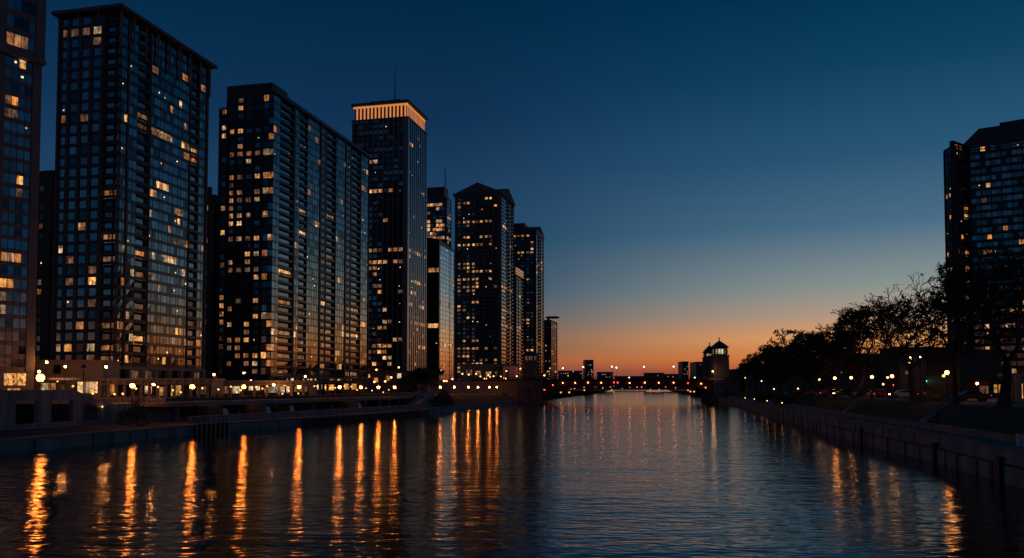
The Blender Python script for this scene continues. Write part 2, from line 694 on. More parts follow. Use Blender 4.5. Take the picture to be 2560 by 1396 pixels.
edges = [60, 74, D[-40] - 2, D[5], D[40], D[97], D[129], D[184], D[210], D[255], D[280]]
opens = [(76, D[5] - .2), (D[40], D[97]), (D[129], D[184]), (D[210], D[255])]
zo0, zo1 = 2.5, 5.15
yprev = 60
for o0, o1 in opens:
    pv(m, yprev, o0, 1.5, zo1)
    pv(m, o0, o1, 1.5, zo0 - .3)
    yprev = o1
pv(m, yprev, D[280], 1.5, 4.0)
y185 = d_of(185)
pv(m, 60, y185, zo1, ZT)
# sloping end
n = 5
for i in range(n):
    a = y185 + (D[280] - y185) * i / n
    c = y185 + (D[280] - y185) * (i + 1) / n
    za, zc = ZT - (ZT - 4.4) * i / n, ZT - (ZT - 4.4) * (i + 1) / n
    m.hexa([(bankL(a, PV), a, za - 1.35), (bankL(c, PV), c, zc - 1.0), (bankL(c, PV + .6), c, zc - 1.0), (bankL(a, PV + .6), a, za - 1.35),
            (bankL(a, PV), a, za), (bankL(c, PV), c, zc), (bankL(c, PV + .6), c, zc), (bankL(a, PV + .6), a, za)], 'quay_concrete')
part('front_wall', m, tp)
m = MB()
pv(m, 60, y185, ZT - .5, ZT - .05, PV + .61, PV + 14, 'concrete')
part('roof', m, tp)
m = MB()
pv(m, 60, D[280], 1.5, 4.1, PV + 9.0, PV + 9.4, 'dark_stone')
part('back_wall', m, tp)
m = MB()
pv(m, y185 + .3, D[280] - 1, 1.5, 4.6, PV + .7, PV + 8.9, 'dark_stone')
part('stair_core', m, tp)
m = MB()
n = 10
pr = None
for i in range(n + 1):
    a = y185 - 1 + (D[280] + 3 - y185) * i / n
    zz = ZT + .95 - max(0, i - 1) * (ZT - 4.4) / n * 1.05
    p = (bankL(a, PV + .3), a, zz)
    m.bar(p, (p[0], p[1], zz - 1.1), .035, 'rail_metal')
    if pr:
        m.bar(pr, p, .04, 'rail_metal')
        m.bar((pr[0], pr[1], pr[2] - .45), (p[0], p[1], p[2] - .45), .025, 'rail_metal')
    pr = p
part('handrail', m, tp)
m = MB()
p = at(256, 1017, d_of(256) - .4)
m.ball(tuple(p), .1, 'small_glow', 8, 6)
part('wall_light', m, tp)

# plain concrete stair block next to it
ts = thing('stair_block', 'blank grey concrete stair block with a sloping flank beside the dark openings', 'stair', (bankL(132, PV), 132, 1.5))
m = MB()
ya, yb, yc = d_of(272), d_of(384), d_of(424)
m.hexa([(bankL(ya, PV - 1), ya, 1.5), (bankL(yc, PV - 1), yc, 1.5), (bankL(yc, PV + 8), yc, 1.5), (bankL(ya, PV + 8), ya, 1.5),
        (bankL(ya, PV - 1), ya, 4.5), (bankL(yb, PV - 1), yb, 4.5), (bankL(yb, PV + 8), yb, 4.5), (bankL(ya, PV + 8), ya, 4.5)], 'quay_concrete')
part('block', m, ts)
m = MB()
pr = None
for i in range(8):
    f = i / 7
    y = yb + (yc - yb) * f
    z = 5.45 - 2.6 * f
    p = (bankL(y, PV - .8), y, z)
    m.bar(p, (p[0], p[1], z - 1.0), .04, 'rail_metal')
    if pr:
        m.bar(pr, p, .05, 'rail_metal')
        m.bar((pr[0], pr[1], pr[2] - .5), (p[0], p[1], p[2] - .5), .03, 'rail_metal')
    pr = p
part('handrail', m, ts)
m = MB()
for i in range(9):
    y = ya + (yb - ya) * i / 8
    m.box(bankL(y, PV - .55), bankL(y, PV - .65), y - .05, y + .05, 4.5, 5.45, 'rail_metal')
wall_seg(m, bankL, ysteps(ya, yb, 6), PV - .66, PV - .54, 5.45, 5.53, 'rail_metal')
part('top_rail', m, ts)

# railing by the water
tr = thing('railing', 'thin dark metal railing on the quay in front of the square openings', 'railing', (bankL(95, 1.4), 95, 1.5))
m = MB()
ys = ysteps(62, 128, 36)
for y in ys[::2]:
    pm = MB()
    pm.box(bankL(y, 3.64), bankL(y, 3.56), y - .04, y + .04, 1.5, 2.55, 'rail_metal')
    part('post', pm, tr)
for z in (2.5, 2.15, 1.85):
    wall_seg(m, bankL, ys, 3.57, 3.63, z, z + .05, 'rail_metal')
part('rail', m, tr)

# ------------------------------------------------------------------ foliage
def make_tree(seed, levels=7, leaf=0, spread=.62, first=.30, leaf_size=.16, lean=0.0, split=(2, 3), droop=0.0, top_q=.985):
    rn = random.Random(seed)
    trunk, crown = MB(), MB()
    tips = []

    def branch(p, d, L, r, lev):
        segs = 4 if lev < 3 else 2
        pts, rads = [p.copy()], [r]
        q, dd = p.copy(), d.copy()
        for i in range(segs):
            wob = .10 if lev == 0 else .22
            dd = (dd + Vector((rn.gauss(0, wob), rn.gauss(0, wob), rn.gauss(0, wob * .7) + (.03 if lev < 4 else -.02 - droop)))).normalized()
            q = q + dd * (L / segs)
            pts.append(q.copy())
            rads.append(r * (1 - .38 * (i + 1) / segs))
            if lev >= 2 and i < segs - 0 and rn.random() < .36 and lev < levels:
                sd = (dd + Vector((rn.uniform(-1, 1), rn.uniform(-1, 1), rn.uniform(-.5, .9))) * .9).normalized()
                branch(q, sd, L * rn.uniform(.35, .6), rads[-1] * .5, min(lev + 2, levels))
        if lev == 0:
            rads[0] *= 1.35
        (trunk if lev <= 3 else crown).tube(pts, [max(x, .0024) for x in rads], 7 if lev == 0 else 5 if lev < 3 else 3, 'bark')
        if lev >= levels - 1:
            tips.append((q, dd))
        if lev >= levels:
            return
        n = rn.randint(*split) if lev else rn.randint(3, 4)
        base = rn.uniform(0, 6.28)
        for k in range(n):
            az = base + 6.283 * k / n + rn.uniform(-.4, .4)
            x = dd.orthogonal().normalized()
            y = dd.cross(x)
            side = x * math.cos(az) + y * math.sin(az)
            sp = spread * rn.uniform(.65, 1.25)
            nd = (dd * math.cos(sp) + side * math.sin(sp)).normalized()
            branch(q, nd, L * rn.uniform(.62, .88) * (1.0 if lev else 1.1), rads[-1] * rn.uniform(.66, .84), lev + 1)

    branch(Vector((0, 0, 0)), Vector((lean, 0, 1)).normalized(), first, .03, 0)
    # normalise to a unit tree, 1 high and about 1 wide
    vs = trunk.v + crown.v
    zs_ = sorted(v[2] for v in vs)
    top = zs_[int(len(zs_) * top_q)]
    cx, cy_ = sum(v[0] for v in crown.v) / len(crown.v), sum(v[1] for v in crown.v) / len(crown.v)
    for mb in (trunk, crown):
        mb.v = [(x - cx * min(1, z / top * 1.5), y - cy_ * min(1, z / top * 1.5), z) for x, y, z in mb.v]
    tips = [(Vector((q.x - cx * min(1, q.z / top * 1.5), q.y - cy_ * min(1, q.z / top * 1.5), q.z)), dd) for q, dd in tips]
    for mb in (trunk, crown):
        mb.v = [(x, y, z if z < top else top + (z - top) * .3) for x, y, z in mb.v]
    tips = [(Vector((q.x, q.y, q.z if q.z < top else top + (q.z - top) * .3)), dd) for q, dd in tips]
    vs = trunk.v + crown.v
    xs = sorted(abs(v[0]) for v in vs)
    hw = xs[int(len(xs) * .97)] * 2
    return trunk, crown, tips, top, hw


def finish_tree(spec, H, Wd, leafn, leaf_size, lname='leaf', seed=1, extra=0):
    trunk, crown, tips, top, hw = spec
    rn = random.Random(seed)
    sx, sz = Wd / hw, H / top
    T, C_ = MB(), MB()
    rs = sz
    for src, dst in ((trunk, T), (crown, C_)):
        dst.v = [(x * sx, y * sx, z * sz) for x, y, z in src.v]
        dst.f, dst.m, dst.names = list(src.f), list(src.m), list(src.names)
    if extra:
        hi = [v for v in crown.v if v[2] > top * .45]
        tips = list(tips) + [(Vector(rn.choice(hi)), None) for _ in range(extra)]
    for q, dd in tips:
        for _ in range(leafn):
            c = Vector((q.x * sx, q.y * sx, q.z * sz)) + Vector((rn.gauss(0, 1), rn.gauss(0, 1), rn.gauss(0, 1))) * (leaf_size * .8)
            a = Vector((rn.gauss(0, 1), rn.gauss(0, 1), rn.gauss(0, 1))).normalized() * leaf_size
            bb = a.orthogonal().normalized() * leaf_size * .55
            C_.poly([c - a, c + bb, c + a, c - bb], lname)
    return T, C_


def tree_at(px, base_py, D, top_py, width_px, spec, leafn, leaf_size, label, zground, group=None, name='park_tree', rz=0, extra=0):
    base = at(px, base_py, D)
    loc = Vector((base.x, D, zground))
    H = zat(px, top_py, D) - zground
    Wd = width_px / FPX * D
    T, C_ = finish_tree(spec, H, Wd, leafn, leaf_size, seed=int(px), extra=extra)
    o = thing(name, label, 'tree', loc, group, rz)
    part('trunk', T, o, local=True, smooth=True)
    part('crown', C_, o, local=True)
    return o


SP6 = make_tree(29, 7, spread=.5, first=.26)
SP7 = make_tree(47, 7, spread=.48, first=.24)
SP5 = make_tree(71, 8, spread=.62, first=.2, top_q=.90)
G_T = 'trees along the park side of the river'
SP1 = make_tree(11, 8, spread=.50, first=.22)
SP2 = make_tree(23, 8, spread=.52, first=.24, split=(2, 2))
SP3 = make_tree(37, 7, spread=.58, first=.26)
SP4 = make_tree(58, 7, spread=.6, first=.2)
tree_at(2510, 1015, 82, 625, 360, SP1, 1, .10, 'largest park tree, thick trunk nearest the viewer, dark crown before the faceted tower', ZR, G_T)
tree_at(2392, 1008, 97, 690, 200, SP7, 0, .1, 'bare park tree whose thin upright limbs cross the edge of the faceted tower', ZR, G_T, rz=1.0)
tree_at(2288, 1003, 116, 732, 230, SP6, 0, .10, 'sparse park tree with forked trunk and fine bare twigs against the glow', ZR, G_T, rz=2.2)
tree_at(2148, 990, 150, 776, 270, SP5, 1, .15, 'broad leafy park tree with rounded clumpy crown standing clear above the rest', ZR, G_T, rz=.5, extra=450)
tree_at(2226, 992, 146, 810, 80, SP4, 0, .16, 'slim park tree squeezed between the broad leafy tree and the forked one', ZR, G_T, rz=.9)
tree_at(2025, 985, 196, 830, 150, SP4, 4, .28, 'low dense dark tree at the water side of the broad leafy tree', ZR, G_T, rz=1.5)
tree_at(2088, 985, 176, 855, 140, SP3, 4, .28, 'dense dark shrubby tree under the crown of the broad leafy tree', ZR, G_T, rz=3.5)
tree_at(1978, 985, 215, 868, 110, SP3, 5, .3, 'squat dark tree on the slope, below the rounded low dense one', ZR, G_T, rz=4.4)
tree_at(1925, 975, 262, 868, 70, SP4, 3, .26, 'small feathery tree rising alone against the orange glow past the dark clump', ZR, G_T, rz=2.9)
tree_at(1885, 972, 300, 888, 70, SP3, 3, .3, 'low rounded tree nearest the lit bridge house, at the end of the bank', ZR, G_T, rz=.2)
tree_at(1945, 978, 240, 900, 100, SP4, 6, .32, 'wide low bush-like tree filling the bank between small feathery tree and dark clump', ZR, G_T, rz=5.2)
tree_at(1060, 985, 250, 925, 90, SP3, 9, .36, 'dark round tree on the tower side quay with lights twinkling through it', ZL, None, 'quay_tree', rz=.7)
tree_at(1010, 990, 232, 958, 50, SP4, 10, .34, 'small dark shrubby tree beside the lit ramp on the quay', ZL - 1.2, None, 'quay_tree', rz=.3)


def bush(name, label, loc, rx, ry, rz_, n, size, seed, group=None):
    rn = random.Random(seed)
    o = thing(name, label, 'shrub', loc, group)
    mb = MB()
    for _ in range(n):
        u = Vector((rn.gauss(0, 1), rn.gauss(0, 1), rn.gauss(0, 1))).normalized() * rn.uniform(.5, 1.05)
        c = Vector((u.x * rx, u.y * ry, abs(u.z) * rz_ * (1 + .25 * math.sin(u.x * 5 + seed))))
        a = Vector((rn.gauss(0, 1), rn.gauss(0, 1), rn.gauss(0, 1))).normalized() * size
        bb = a.orthogonal().normalized() * size * .6
        mb.poly([c - a, c + bb, c + a, c - bb], 'shrub_leaf')
    part('foliage', mb, o, local=True)
    mb = MB()
    for k in range(6):
        mb.bar((rn.uniform(-.4, .4) * rx, rn.uniform(-.4, .4) * ry, 0), (rn.uniform(-.7, .7) * rx, rn.uniform(-.7, .7) * ry, rz_ * .8), .03, 'bark', 3)
    part('stem', mb, o, local=True)
    return o


p = at(2335, 998, 108)
bush('hedge', 'clipped dark hedge mound beside the road between two park trees', (p.x, 108, ZR), 3.3, 1.5, 1.15, 1500, .12, 3)
p = at(1960, 1005, 200)
bush('shrub', 'dark riverside shrub on the slope below the squat tree', (bankR(205, 5), 205, 2.8), 3, 6, 2.4, 1500, .2, 4)
bush('shrub', 'low dark shrub on the slope nearer the bridge than its neighbour', (bankR(250, 5), 250, 2.8), 3, 8, 2.6, 1500, .24, 5)
bush('shrub', 'dark planting beside the stair block on the tower side quay', (bankL(118, 8), 118, 1.5), 2.2, 2.5, 3.0, 900, .16, 6)
bush('shrub', 'dark hanging planting on the tower side bank past the deck', (bankL(236, 4), 236, 2.2), 3.5, 9, 3.2, 1800, .25, 7)

for k, px in enumerate((352, 447, 462, 540, 566, 690, 770, 820, 872)):
    D = on_bank(px, 985, bankL, 17)
    bush('planter', 'dark leafy planter on the promenade in front of the shop fronts', (bankL(D, 17), D, ZL + .02), .9, .7, 1.5 + .3 * (k % 3), 260, .11, 40 + k, 'planters along the promenade')

# ------------------------------------------------------------------ towers
GL = ['glass_a', 'glass_a', 'glass_b', 'glass_c', 'glass_b', 'glass_d', 'glass_e']
GDULL = ['glass_dull', 'glass_e', 'glass_dull', 'glass_b']


class Facades:
    def __init__(self, seed, p_lit, lits, glass, sill=.3, hot=.14, hot_p=.5, warm_low=0.0, run=.34):
        self.run = run
        self.rn = random.Random(seed)
        self.wall = MB()
        self.panes, self.balcs = [], []
        self.p, self.lits, self.glass, self.sill, self.hot, self.hot_p, self.warm_low = p_lit, lits, glass, sill, hot, hot_p, warm_low
        self.floor_p = {}
        self.lamps, self.lamp_p = [], .035

    def pick(self, key, fl, run):
        if fl not in self.floor_p:
            self.floor_p[fl] = self.hot_p if self.rn.random() < self.hot else self.p * self.rn.uniform(.3, 1.5)
        if self.rn.random() < self.floor_p[fl] + (self.run if run else 0):
            return self.rn.choice(self.lits), True
        return self.rn.choice(self.glass), False

    def pane(self, F, s0, s1, z0, z1, d, mname, lit):
        O, S, N = F
        j = [self.rn.uniform(-.018, .018) for _ in range(4)]
        P = lambda s, z, e: (O[0] + S[0] * s + N[0] * (d + e), O[1] + S[1] * s + N[1] * (d + e), z)
        if not lit and self.rn.random() < self.lamp_p:
            w_, h_ = self.rn.uniform(.3, .6), self.rn.uniform(.25, .5)
            a_, b_ = self.rn.uniform(s0 + .1, max(s0 + .11, s1 - w_ - .1)), self.rn.uniform(z0 + .2, z1 - h_ - .15)
            self.lamps.append([P(a_, b_, .03), P(a_ + w_, b_, .03), P(a_ + w_, b_ + h_, .03), P(a_, b_ + h_, .03)])
        self.panes.append(([P(s0, z0, j[0]), P(s1, z0, j[1]), P(s1, z1, j[2]), P(s0, z1, j[3])], mname, lit, (s1 - s0) * (z1 - z0)))

    def face(self, F, L, cols, z0, nfl, fh, wall, spandrel, key):
        W = self.wall
        tot = sum(c[1] for c in cols)
        z1 = z0 + nfl * fh
        W.fbox(F, .3, L - .3, z0, z1, -1.6, -1.35, 'black_frame')
        s = 0
        runs = {}
        for ci, c in enumerate(cols):
            typ, wd = c[0], c[1] * L / tot
            n = c[2] if len(c) > 2 else 1
            a, e = s, s + wd
            s = e
            if typ == 'p':
                W.fbox(F, a, e, z0, z1, -1.34, .25, wall)
                continue
            if typ == 'd':
                continue
            if typ == 'g':
                for k in range(1, n):
                    x = a + wd * k / n
                    W.fbox(F, x - .05, x + .05, z0, z1, -.07, .012, 'black_frame')
            if typ == 'w':
                mg = wd * .16
                W.fbox(F, a, a + mg, z0, z1, -1.3, .02, wall)
                W.fbox(F, e - mg, e, z0, z1, -1.3, .02, wall)
            if typ == 'b':
                W.fbox(F, a, a + .2, z0, z1, -1.34, -.02, wall)
                W.fbox(F, e - .2, e, z0, z1, -1.34, -.02, wall)
            for fl in range(nfl):
                zz = z0 + fl * fh
                mn, lit = self.pick(key, fl, runs.get(fl, False))
                runs[fl] = lit
                if self.warm_low and not lit and fl < nfl * .3 and self.rn.random() < self.warm_low:
                    mn, lit = self.rn.choice(('lit_dim', 'lit_dim', 'lit_mid', 'lit_spot')), True
                if typ == 'g':
                    h = self.sill * fh
                    W.fbox(F, a, e, zz, zz + h, -.3, 0, spandrel)
                    for k in range(n):
                        if k:
                            mn, lit = self.pick(key, fl, lit)
                            runs[fl] = lit
                        self.pane(F, a + wd * k / n, a + wd * (k + 1) / n, zz + h, zz + fh, -.06, mn, lit)
                elif typ == 'w':
                    W.fbox(F, a + mg, e - mg, zz, zz + .3 * fh, -.6, .0, wall)
                    W.fbox(F, a + mg, e - mg, zz + .86 * fh, zz + fh, -.6, .0, wall)
                    self.pane(F, a + mg, e - mg, zz + .3 * fh, zz + .86 * fh, -.22, mn, lit)
                    if n > 1:
                        xm = (a + e) / 2
                        W.fbox(F, xm - .05, xm + .05, zz + .3 * fh, zz + .86 * fh, -.24, -.14, 'black_frame')
                elif typ == 'b':
                    mb = MB()
                    mb.fbox(F, a + .21, e - .21, zz, zz + .22, -1.3, .12, wall)
                    mb.fbox(F, a + .21, e - .21, zz + .3, zz + 1.1, .04, .08, 'rail_glass')
                    mb.fbox(F, a + .21, e - .21, zz + 1.1, zz + 1.16, .02, .1, 'dark_metal')
                    self.balcs.append((mb, wd * fh))
                    self.pane(F, a + .5, e - .5, zz + .24, zz + .86 * fh, -.75, mn, lit)

    def build(self, root, cap=100, capb=100):
        part('wall', self.wall, root)
        rk = sorted(range(len(self.panes)), key=lambda i: -self.panes[i][3] * (5 if self.panes[i][2] else 1) * (1 + .2 * self.rn.random()))
        rest = MB()
        for n, i in enumerate(rk):
            q, mn, lit, ar = self.panes[i]
            if n < cap:
                mb = MB()
                mb.poly(q, mn)
                part('window', mb, root)
            else:
                rest.poly(q, mn)
        for q in self.lamps:
            rest.poly(q, 'lit_lamp')
        if rest.f:
            part('windows', rest, root, 'stuff')
        rest = MB()
        for n, (mb, ar) in enumerate(self.balcs):
            if n < capb:
                part('balcony', mb, root)
            else:
                o = len(rest.v)
                rest.v += mb.v
                rest.f += [tuple(i + o for i in f) for f in mb.f]
                rest.m += [rest.mi(mb.names[k]) for k in mb.m]
        if rest.f:
            part('balconies', rest, root, 'stuff')


LITS = ['lit_bright', 'lit_mid', 'lit_mid', 'lit_dim', 'lit_dim', 'lit_dim', 'lit_amber', 'lit_pale', 'lit_spot', 'lit_spot']
GA = R(13.1)


class Tower:
    """corner nearest the camera at pixel px (row py) and depth D; a: heading of the river-facing face"""

    def __init__(self, px, py, D, left_px, right_px, a=GA):
        self.C = at(px, py, D).to_2d()
        self.u = Vector((math.sin(a), math.cos(a)))
        self.l = Vector((-math.cos(a), math.sin(a)))
        self.D = D
        self.px = px

        def solve(dr, qx):
            d = ray(qx, py)
            q = d.x / d.y
            return (q * self.C.y - self.C.x) / (dr.x - q * dr.y)
        self.WL, self.WR = solve(self.l, left_px), solve(self.u, right_px)
        self.FL = (self.C, self.l, -self.u)
        self.FR = (self.C, self.u, -self.l)

    def pts(self, o=0.0, ol=None):
        ol = o if ol is None else ol
        C, u, l = self.C, self.u, self.l
        return [C - u * o - l * o, C + u * (self.WR + o) - l * o, C + u * (self.WR + o) + l * (self.WL + ol), C - u * o + l * (self.WL + ol)]

    def P(self, su, sl, z):
        p = self.C + self.u * su + self.l * sl
        return (p.x, p.y, z)

    def blank(self, mb, z0, z1, m):
        """the two far faces, closed plainly"""
        u, l = self.u, self.l
        mb.fbox((self.C + u * self.WR, l, u), .0, self.WL, z0, z1, -1.6, 0, m)
        mb.fbox((self.C + l * self.WL, u, l), .0, self.WR, z0, z1, -1.6, 0, m)

    def root(self, name, label, cat='tower'):
        c = self.C + self.u * self.WR / 2 + self.l * self.WL / 2
        return thing(name, label, cat, (c.x, c.y, ZL))


def inset(pts, k):
    c = sum(pts, Vector((0, 0))) / len(pts)
    return [c + (p - c) * k for p in pts]


# --- nearest tower at the edge of the frame
a = R(36)
E = at(96, 500, 190).to_2d()
S = Vector((-math.sin(a), -math.cos(a)))
N = Vector((math.cos(a), -math.sin(a)))
root = thing('apartment_tower', 'grey concrete tower cut by the picture edge, stacked window bays and dark balconies', 'tower', (E.x, E.y, ZL))
F = Facades(1, .10, ['lit_bright', 'lit_mid', 'lit_dim', 'lit_pale', 'lit_amber', 'lit_dim'], GL, sill=.34, hot=.1, hot_p=.5, warm_low=.08)
FR = ((E.x, E.y), S, N)
fh = 3.0
nf = int((zat(96, 150, 190) - ZL - 6) / fh)
F.face(FR, 46, [('p', 1.6), ('g', 4.8, 4), ('p', 1.0), ('b', 4.2), ('p', 1.4), ('g', 5, 4), ('p', 1.4), ('b', 4), ('p', 2), ('g', 5, 4), ('p', 1.4), ('b', 4), ('p', 2)], ZL + 6, nf, fh, 'tower_concrete', 'tower_concrete', 'r')
W = F.wall
zt = ZL + 6 + nf * fh
W.fbox(FR, 0, 46, ZL, ZL + 6, -1.34, .0, 'tower_concrete')
W.fbox(((E.x, E.y), -N, -S), 0.02, 22, ZL, zt, -1.6, -.01, 'tower_concrete')
W.fbox(FR, -.6, 46, zt + .25, zt + 1.2, -1.3, .9, 'tower_concrete')
FU = (E - S * .4 + N * .45, S, N)
F.face(FU, 46.4, [('p', 1.7), ('g', 5.2, 4), ('p', 1.3), ('g', 4.0, 2), ('p', 1.4), ('g', 5, 4), ('p', 1.4), ('g', 4, 2), ('p', 2), ('g', 5, 4), ('p', 1.4), ('g', 4, 2), ('p', 2)], zt + 1.21, 5, 4.2, 'tower_concrete', 'tower_concrete', 'u')
W.fbox((E - N * .01, -N, -S), 0.02, 22, zt + .25, zt + 22, -1.6, .39, 'tower_concrete')
rp = [E + N * .0, E + S * 46, E + S * 46 - N * 22, E - N * 22]
W.prism([tuple(p) for p in rp], zt + 22.2, zt + 22.6, 'tower_concrete')
for i, (s0, s1, z0, z1, mn) in enumerate(((1.8, 6.4, 2.9, 5.6, 'lit_spot'), (3, 5.6, .2, 2.2, 'shop_glow'), (9, 14, .4, 2.4, 'shop_glow'), (10, 14, 3.8, 5.4, 'lit_mid'))):
    mb = MB()
    mb.fbox(FR, s0, s1, ZL + z0, ZL + z1, .02, .06, mn)
    part('shop_window', mb, root)
F.build(root, 100, 60)

# --- second tower: glass and concrete with an overhanging roof on columns
T = Tower(291, 500, 228, 137, 517)
root = T.root('apartment_tower', 'tall glass tower topped by a thin overhanging roof slab held on slim columns')
F = Facades(2, .07, LITS, GL, sill=.33, hot=.12, hot_p=.42, warm_low=.25)
zb = zat(291, 915, 228)
zt = zat(300, 33, 228)
fh = (zt - zb) / 32
F.face(T.FL, T.WL, [('b', 3.6), ('p', .7), ('g', 1.9), ('p', .8), ('g', 1.9), ('p', .8), ('g', 1.9), ('p', .8), ('g', 1.9), ('p', .4)], zb, 32, fh, 'pier_concrete', 'slate_panel', 'l')
F.warm_low = .06
F.face(T.FR, T.WR, [('g', 4.2, 3), ('p', .9), ('g', 4.0, 2), ('b', 6.2), ('p', .5), ('g', 3.6, 2), ('g', 5, 3), ('g', 5, 3), ('g', 5, 3), ('g', 3, 2), ('p', .5), ('b', 5.6), ('g', 4.2, 2), ('p', .9)], zb, 32, fh, 'pier_concrete', 'spandrel_glass', 'r')
W = F.wall
T.blank(W, ZL, zt, 'slate_panel')
# podium frame
for FF, L in ((T.FL, T.WL), (T.FR, T.WR)):
    W.fbox(FF, .2, L, ZL, zb, -1.6, -1.0, 'black_frame')
    W.fbox(FF, 0, L, zb - .9, zb, -.9, .5, 'beige_stone')
    W.fbox(FF, 0, L, ZL + 2.9, ZL + 4.2, -.9, .45, 'beige_stone')
    n = max(2, round(L / 6.5))
    for i in range(n + 1):
        x = (L - .9) * i / n
        W.fbox(FF, x, x + .9, ZL, zb, -.9, .55, 'beige_stone')
W.prism([tuple(p) for p in T.pts(-.2)], zt, zt + .4, 'black_frame')
F.build(root, 100, 100)
for FF, L, n in ((T.FL, T.WL, 2), (T.FR, T.WR, 7)):
    for i in range(n):
        for z0, z1, mn in ((zb - 5.6, zb - 1.2, None),):
            x = (L - .9) * i / n + 1.3
            mb = MB()
            mb.fbox(FF, x, x + L / n - 1.7, ZL + .1, ZL + 2.7, -.85, -.8, F.rn.choice(('shop_glow', 'glass_dull', 'lit_amber', 'lit_dim')))
            part('shop_window', mb, root)
            mb = MB()
            mb.fbox(FF, x, x + L / n - 1.7, ZL + 4.4, zb - 1.1, -.85, -.8, F.rn.choice(('glass_dull', 'glass_dull', 'lit_dim')))
            part('podium_window', mb, root)
zr = zat(325, 9, 226)
mb = MB()
mb.prism([tuple(p) for p in T.pts(2.0, .9)], zr - .9, zr, 'pier_concrete')
part('roof', mb, root)
mb = MB()
mb.prism([tuple(p) for p in inset(T.pts(0), .78)], zt + .41, zr - .95, 'slate_panel')
part('penthouse', mb, root)
for i in range(9):
    mb = MB()
    mb.fbox(T.FR, T.WR * i / 8 - .2, T.WR * i / 8 + .25, zt - 3 * fh, zr - .91, .3, .7, 'tower_concrete')
    part('column', mb, root)
for i in range(1, 4):
    mb = MB()
    mb.fbox(T.FL, T.WL * i / 3 - .4, T.WL * i / 3, zt - .5, zr - .91, .27, .6, 'tower_concrete')
    part('column', mb, root)

# --- brown block between first and second tower
T = Tower(128, 600, 262, 40, 150)
root = T.root('brick_building', 'narrow dark brown building squeezed between the edge tower and the canopy-roofed tower', 'building')
F = Facades(3, .12, LITS, GDULL, hot=.0)
zt = zat(118, 437, 262)
nf = 22
fh = (zt - ZL - 4) / nf
F.face(T.FL, T.WL, [('p', 2.6), ('w', 2), ('w', 2), ('p', 1), ('w', 2), ('w', 2)], ZL + 4, nf, fh, 'brown_brick', 'brown_brick', 'l')
F.face(T.FR, T.WR, [('p', 1), ('w', 2), ('w', 2), ('p', 1)], ZL + 4, nf, fh, 'brown_brick', 'brown_brick', 'r')
F.wall.prism([tuple(p) for p in T.pts(0)], ZL, ZL + 4, 'brown_brick')
F.wall.prism([tuple(p) for p in T.pts(.3)], zt, zt + 1.4, 'brown_brick')
T.blank(F.wall, ZL, zt, 'brown_brick')
F.build(root, 60)

# --- dark sliver between second and third tower
T = Tower(533, 700, 330, 470, 541)
root = T.root('brick_building', 'dark sliver of building with stepped top between canopy-roofed tower and long slab', 'building')
F = Facades(4, .10, LITS, GDULL, hot=.0)
zt = zat(525, 490, 330)
nf = 24
fh = (zt - ZL) / nf
F.face(T.FL, T.WL, [('p', 1.6), ('w', 2), ('w', 2), ('w', 2)], ZL, nf, fh, 'brown_brick', 'brown_brick', 'l')
F.face(T.FR, T.WR, [('p', 1), ('w', 2), ('p', 1)], ZL, nf, fh, 'dark_stone', 'dark_stone', 'r')
F.wall.prism([tuple(p) for p in T.pts(0)], zt, zt + .6, 'dark_stone')
F.wall.prism([tuple(p) for p in inset(T.pts(0), .6)], zt, zt + 4, 'dark_stone')
T.blank(F.wall, ZL, zt, 'dark_stone')
F.build(root, 40)

# --- third: long slab with balconies
T = Tower(681, 600, 310, 562, 922)
root = T.root('apartment_tower', 'long dark slab tower, lit windows on its end, balcony stacks and blue glass flank')
F = Facades(5, .15, ['lit_mid', 'lit_mid', 'lit_bright', 'lit_dim', 'lit_dim', 'lit_amber', 'lit_pale', 'lit_spot'], GL, sill=.22, hot=.16, hot_p=.42, warm_low=.2)
zb = zat(681, 940, 310)
zt = zat(690, 236, 310)
nf = 36
fh = (zt - zb) / nf
lw = [('g', 3.2, 2), ('p', .7), ('w', 2.4, 2), ('p', .4), ('w', 2.4, 2), ('p', .4), ('w', 2.4, 2), ('p', .4), ('w', 2.4, 2), ('p', .5)]
F.hot, sv = .2, F.glass
F.glass = GDULL
F.face(T.FL, T.WL, lw, zb, nf, fh, 'black_frame', 'black_frame', 'l')
F.glass = GL
F.p, F.hot, F.floor_p = .045, .04, {}
F.face(T.FR, T.WR, [('g', 4, 2), ('b', 9), ('p', 1), ('g', 3, 2), ('b', 6), ('g', 9, 5), ('p', .8), ('w', 4.6, 2), ('b', 7), ('p', .5), ('g', 8, 4), ('p', .8), ('w', 5, 2), ('b', 8), ('p', .6), ('g', 7.5, 3), ('p', .6)], zb, nf, fh, 'black_frame', 'spandrel_glass', 'r')
W = F.wall
T.blank(W, ZL, zt, 'black_frame')
# lower shoulder at the far left of the end wall
d = ray(538, 600)
q = d.x / d.y
t_ = (q * T.C.y - T.C.x) / (T.l.x - q * T.l.y)
FS = (T.C + T.u * 1.5, T.l, -T.u)
zs = zat(550, 266, 314)
F.p, F.floor_p, F.glass = .25, {}, GDULL
F.face((T.C + T.u * 1.5 + T.l * (T.WL + .01), T.l, -T.u), t_ - T.WL, [('p', .5), ('w', 2.4, 2), ('p', .7)], zb, nf - 3, (zs - zb) / (nf - 3), 'black_frame', 'black_frame', 's')
W.fbox((T.C + T.u * 1.5 + T.l * T.WL, T.l, -T.u), .02, t_ - T.WL, zb, zs + 1, -30, -1.61, 'black_frame')
W.fbox(T.FL, .2, T.WL, ZL, zb, -1.6, -.6, 'black_frame')
W.fbox(T.FL, T.WL, t_, ZL, zb, -3.6, -2.2, 'black_frame')
W.fbox(T.FR, .2, T.WR, ZL, zb, -1.6, -.8, 'black_frame')
W.fbox(T.FR, 0, T.WR, zb - .6, zb, -.8, .4, 'beige_stone')
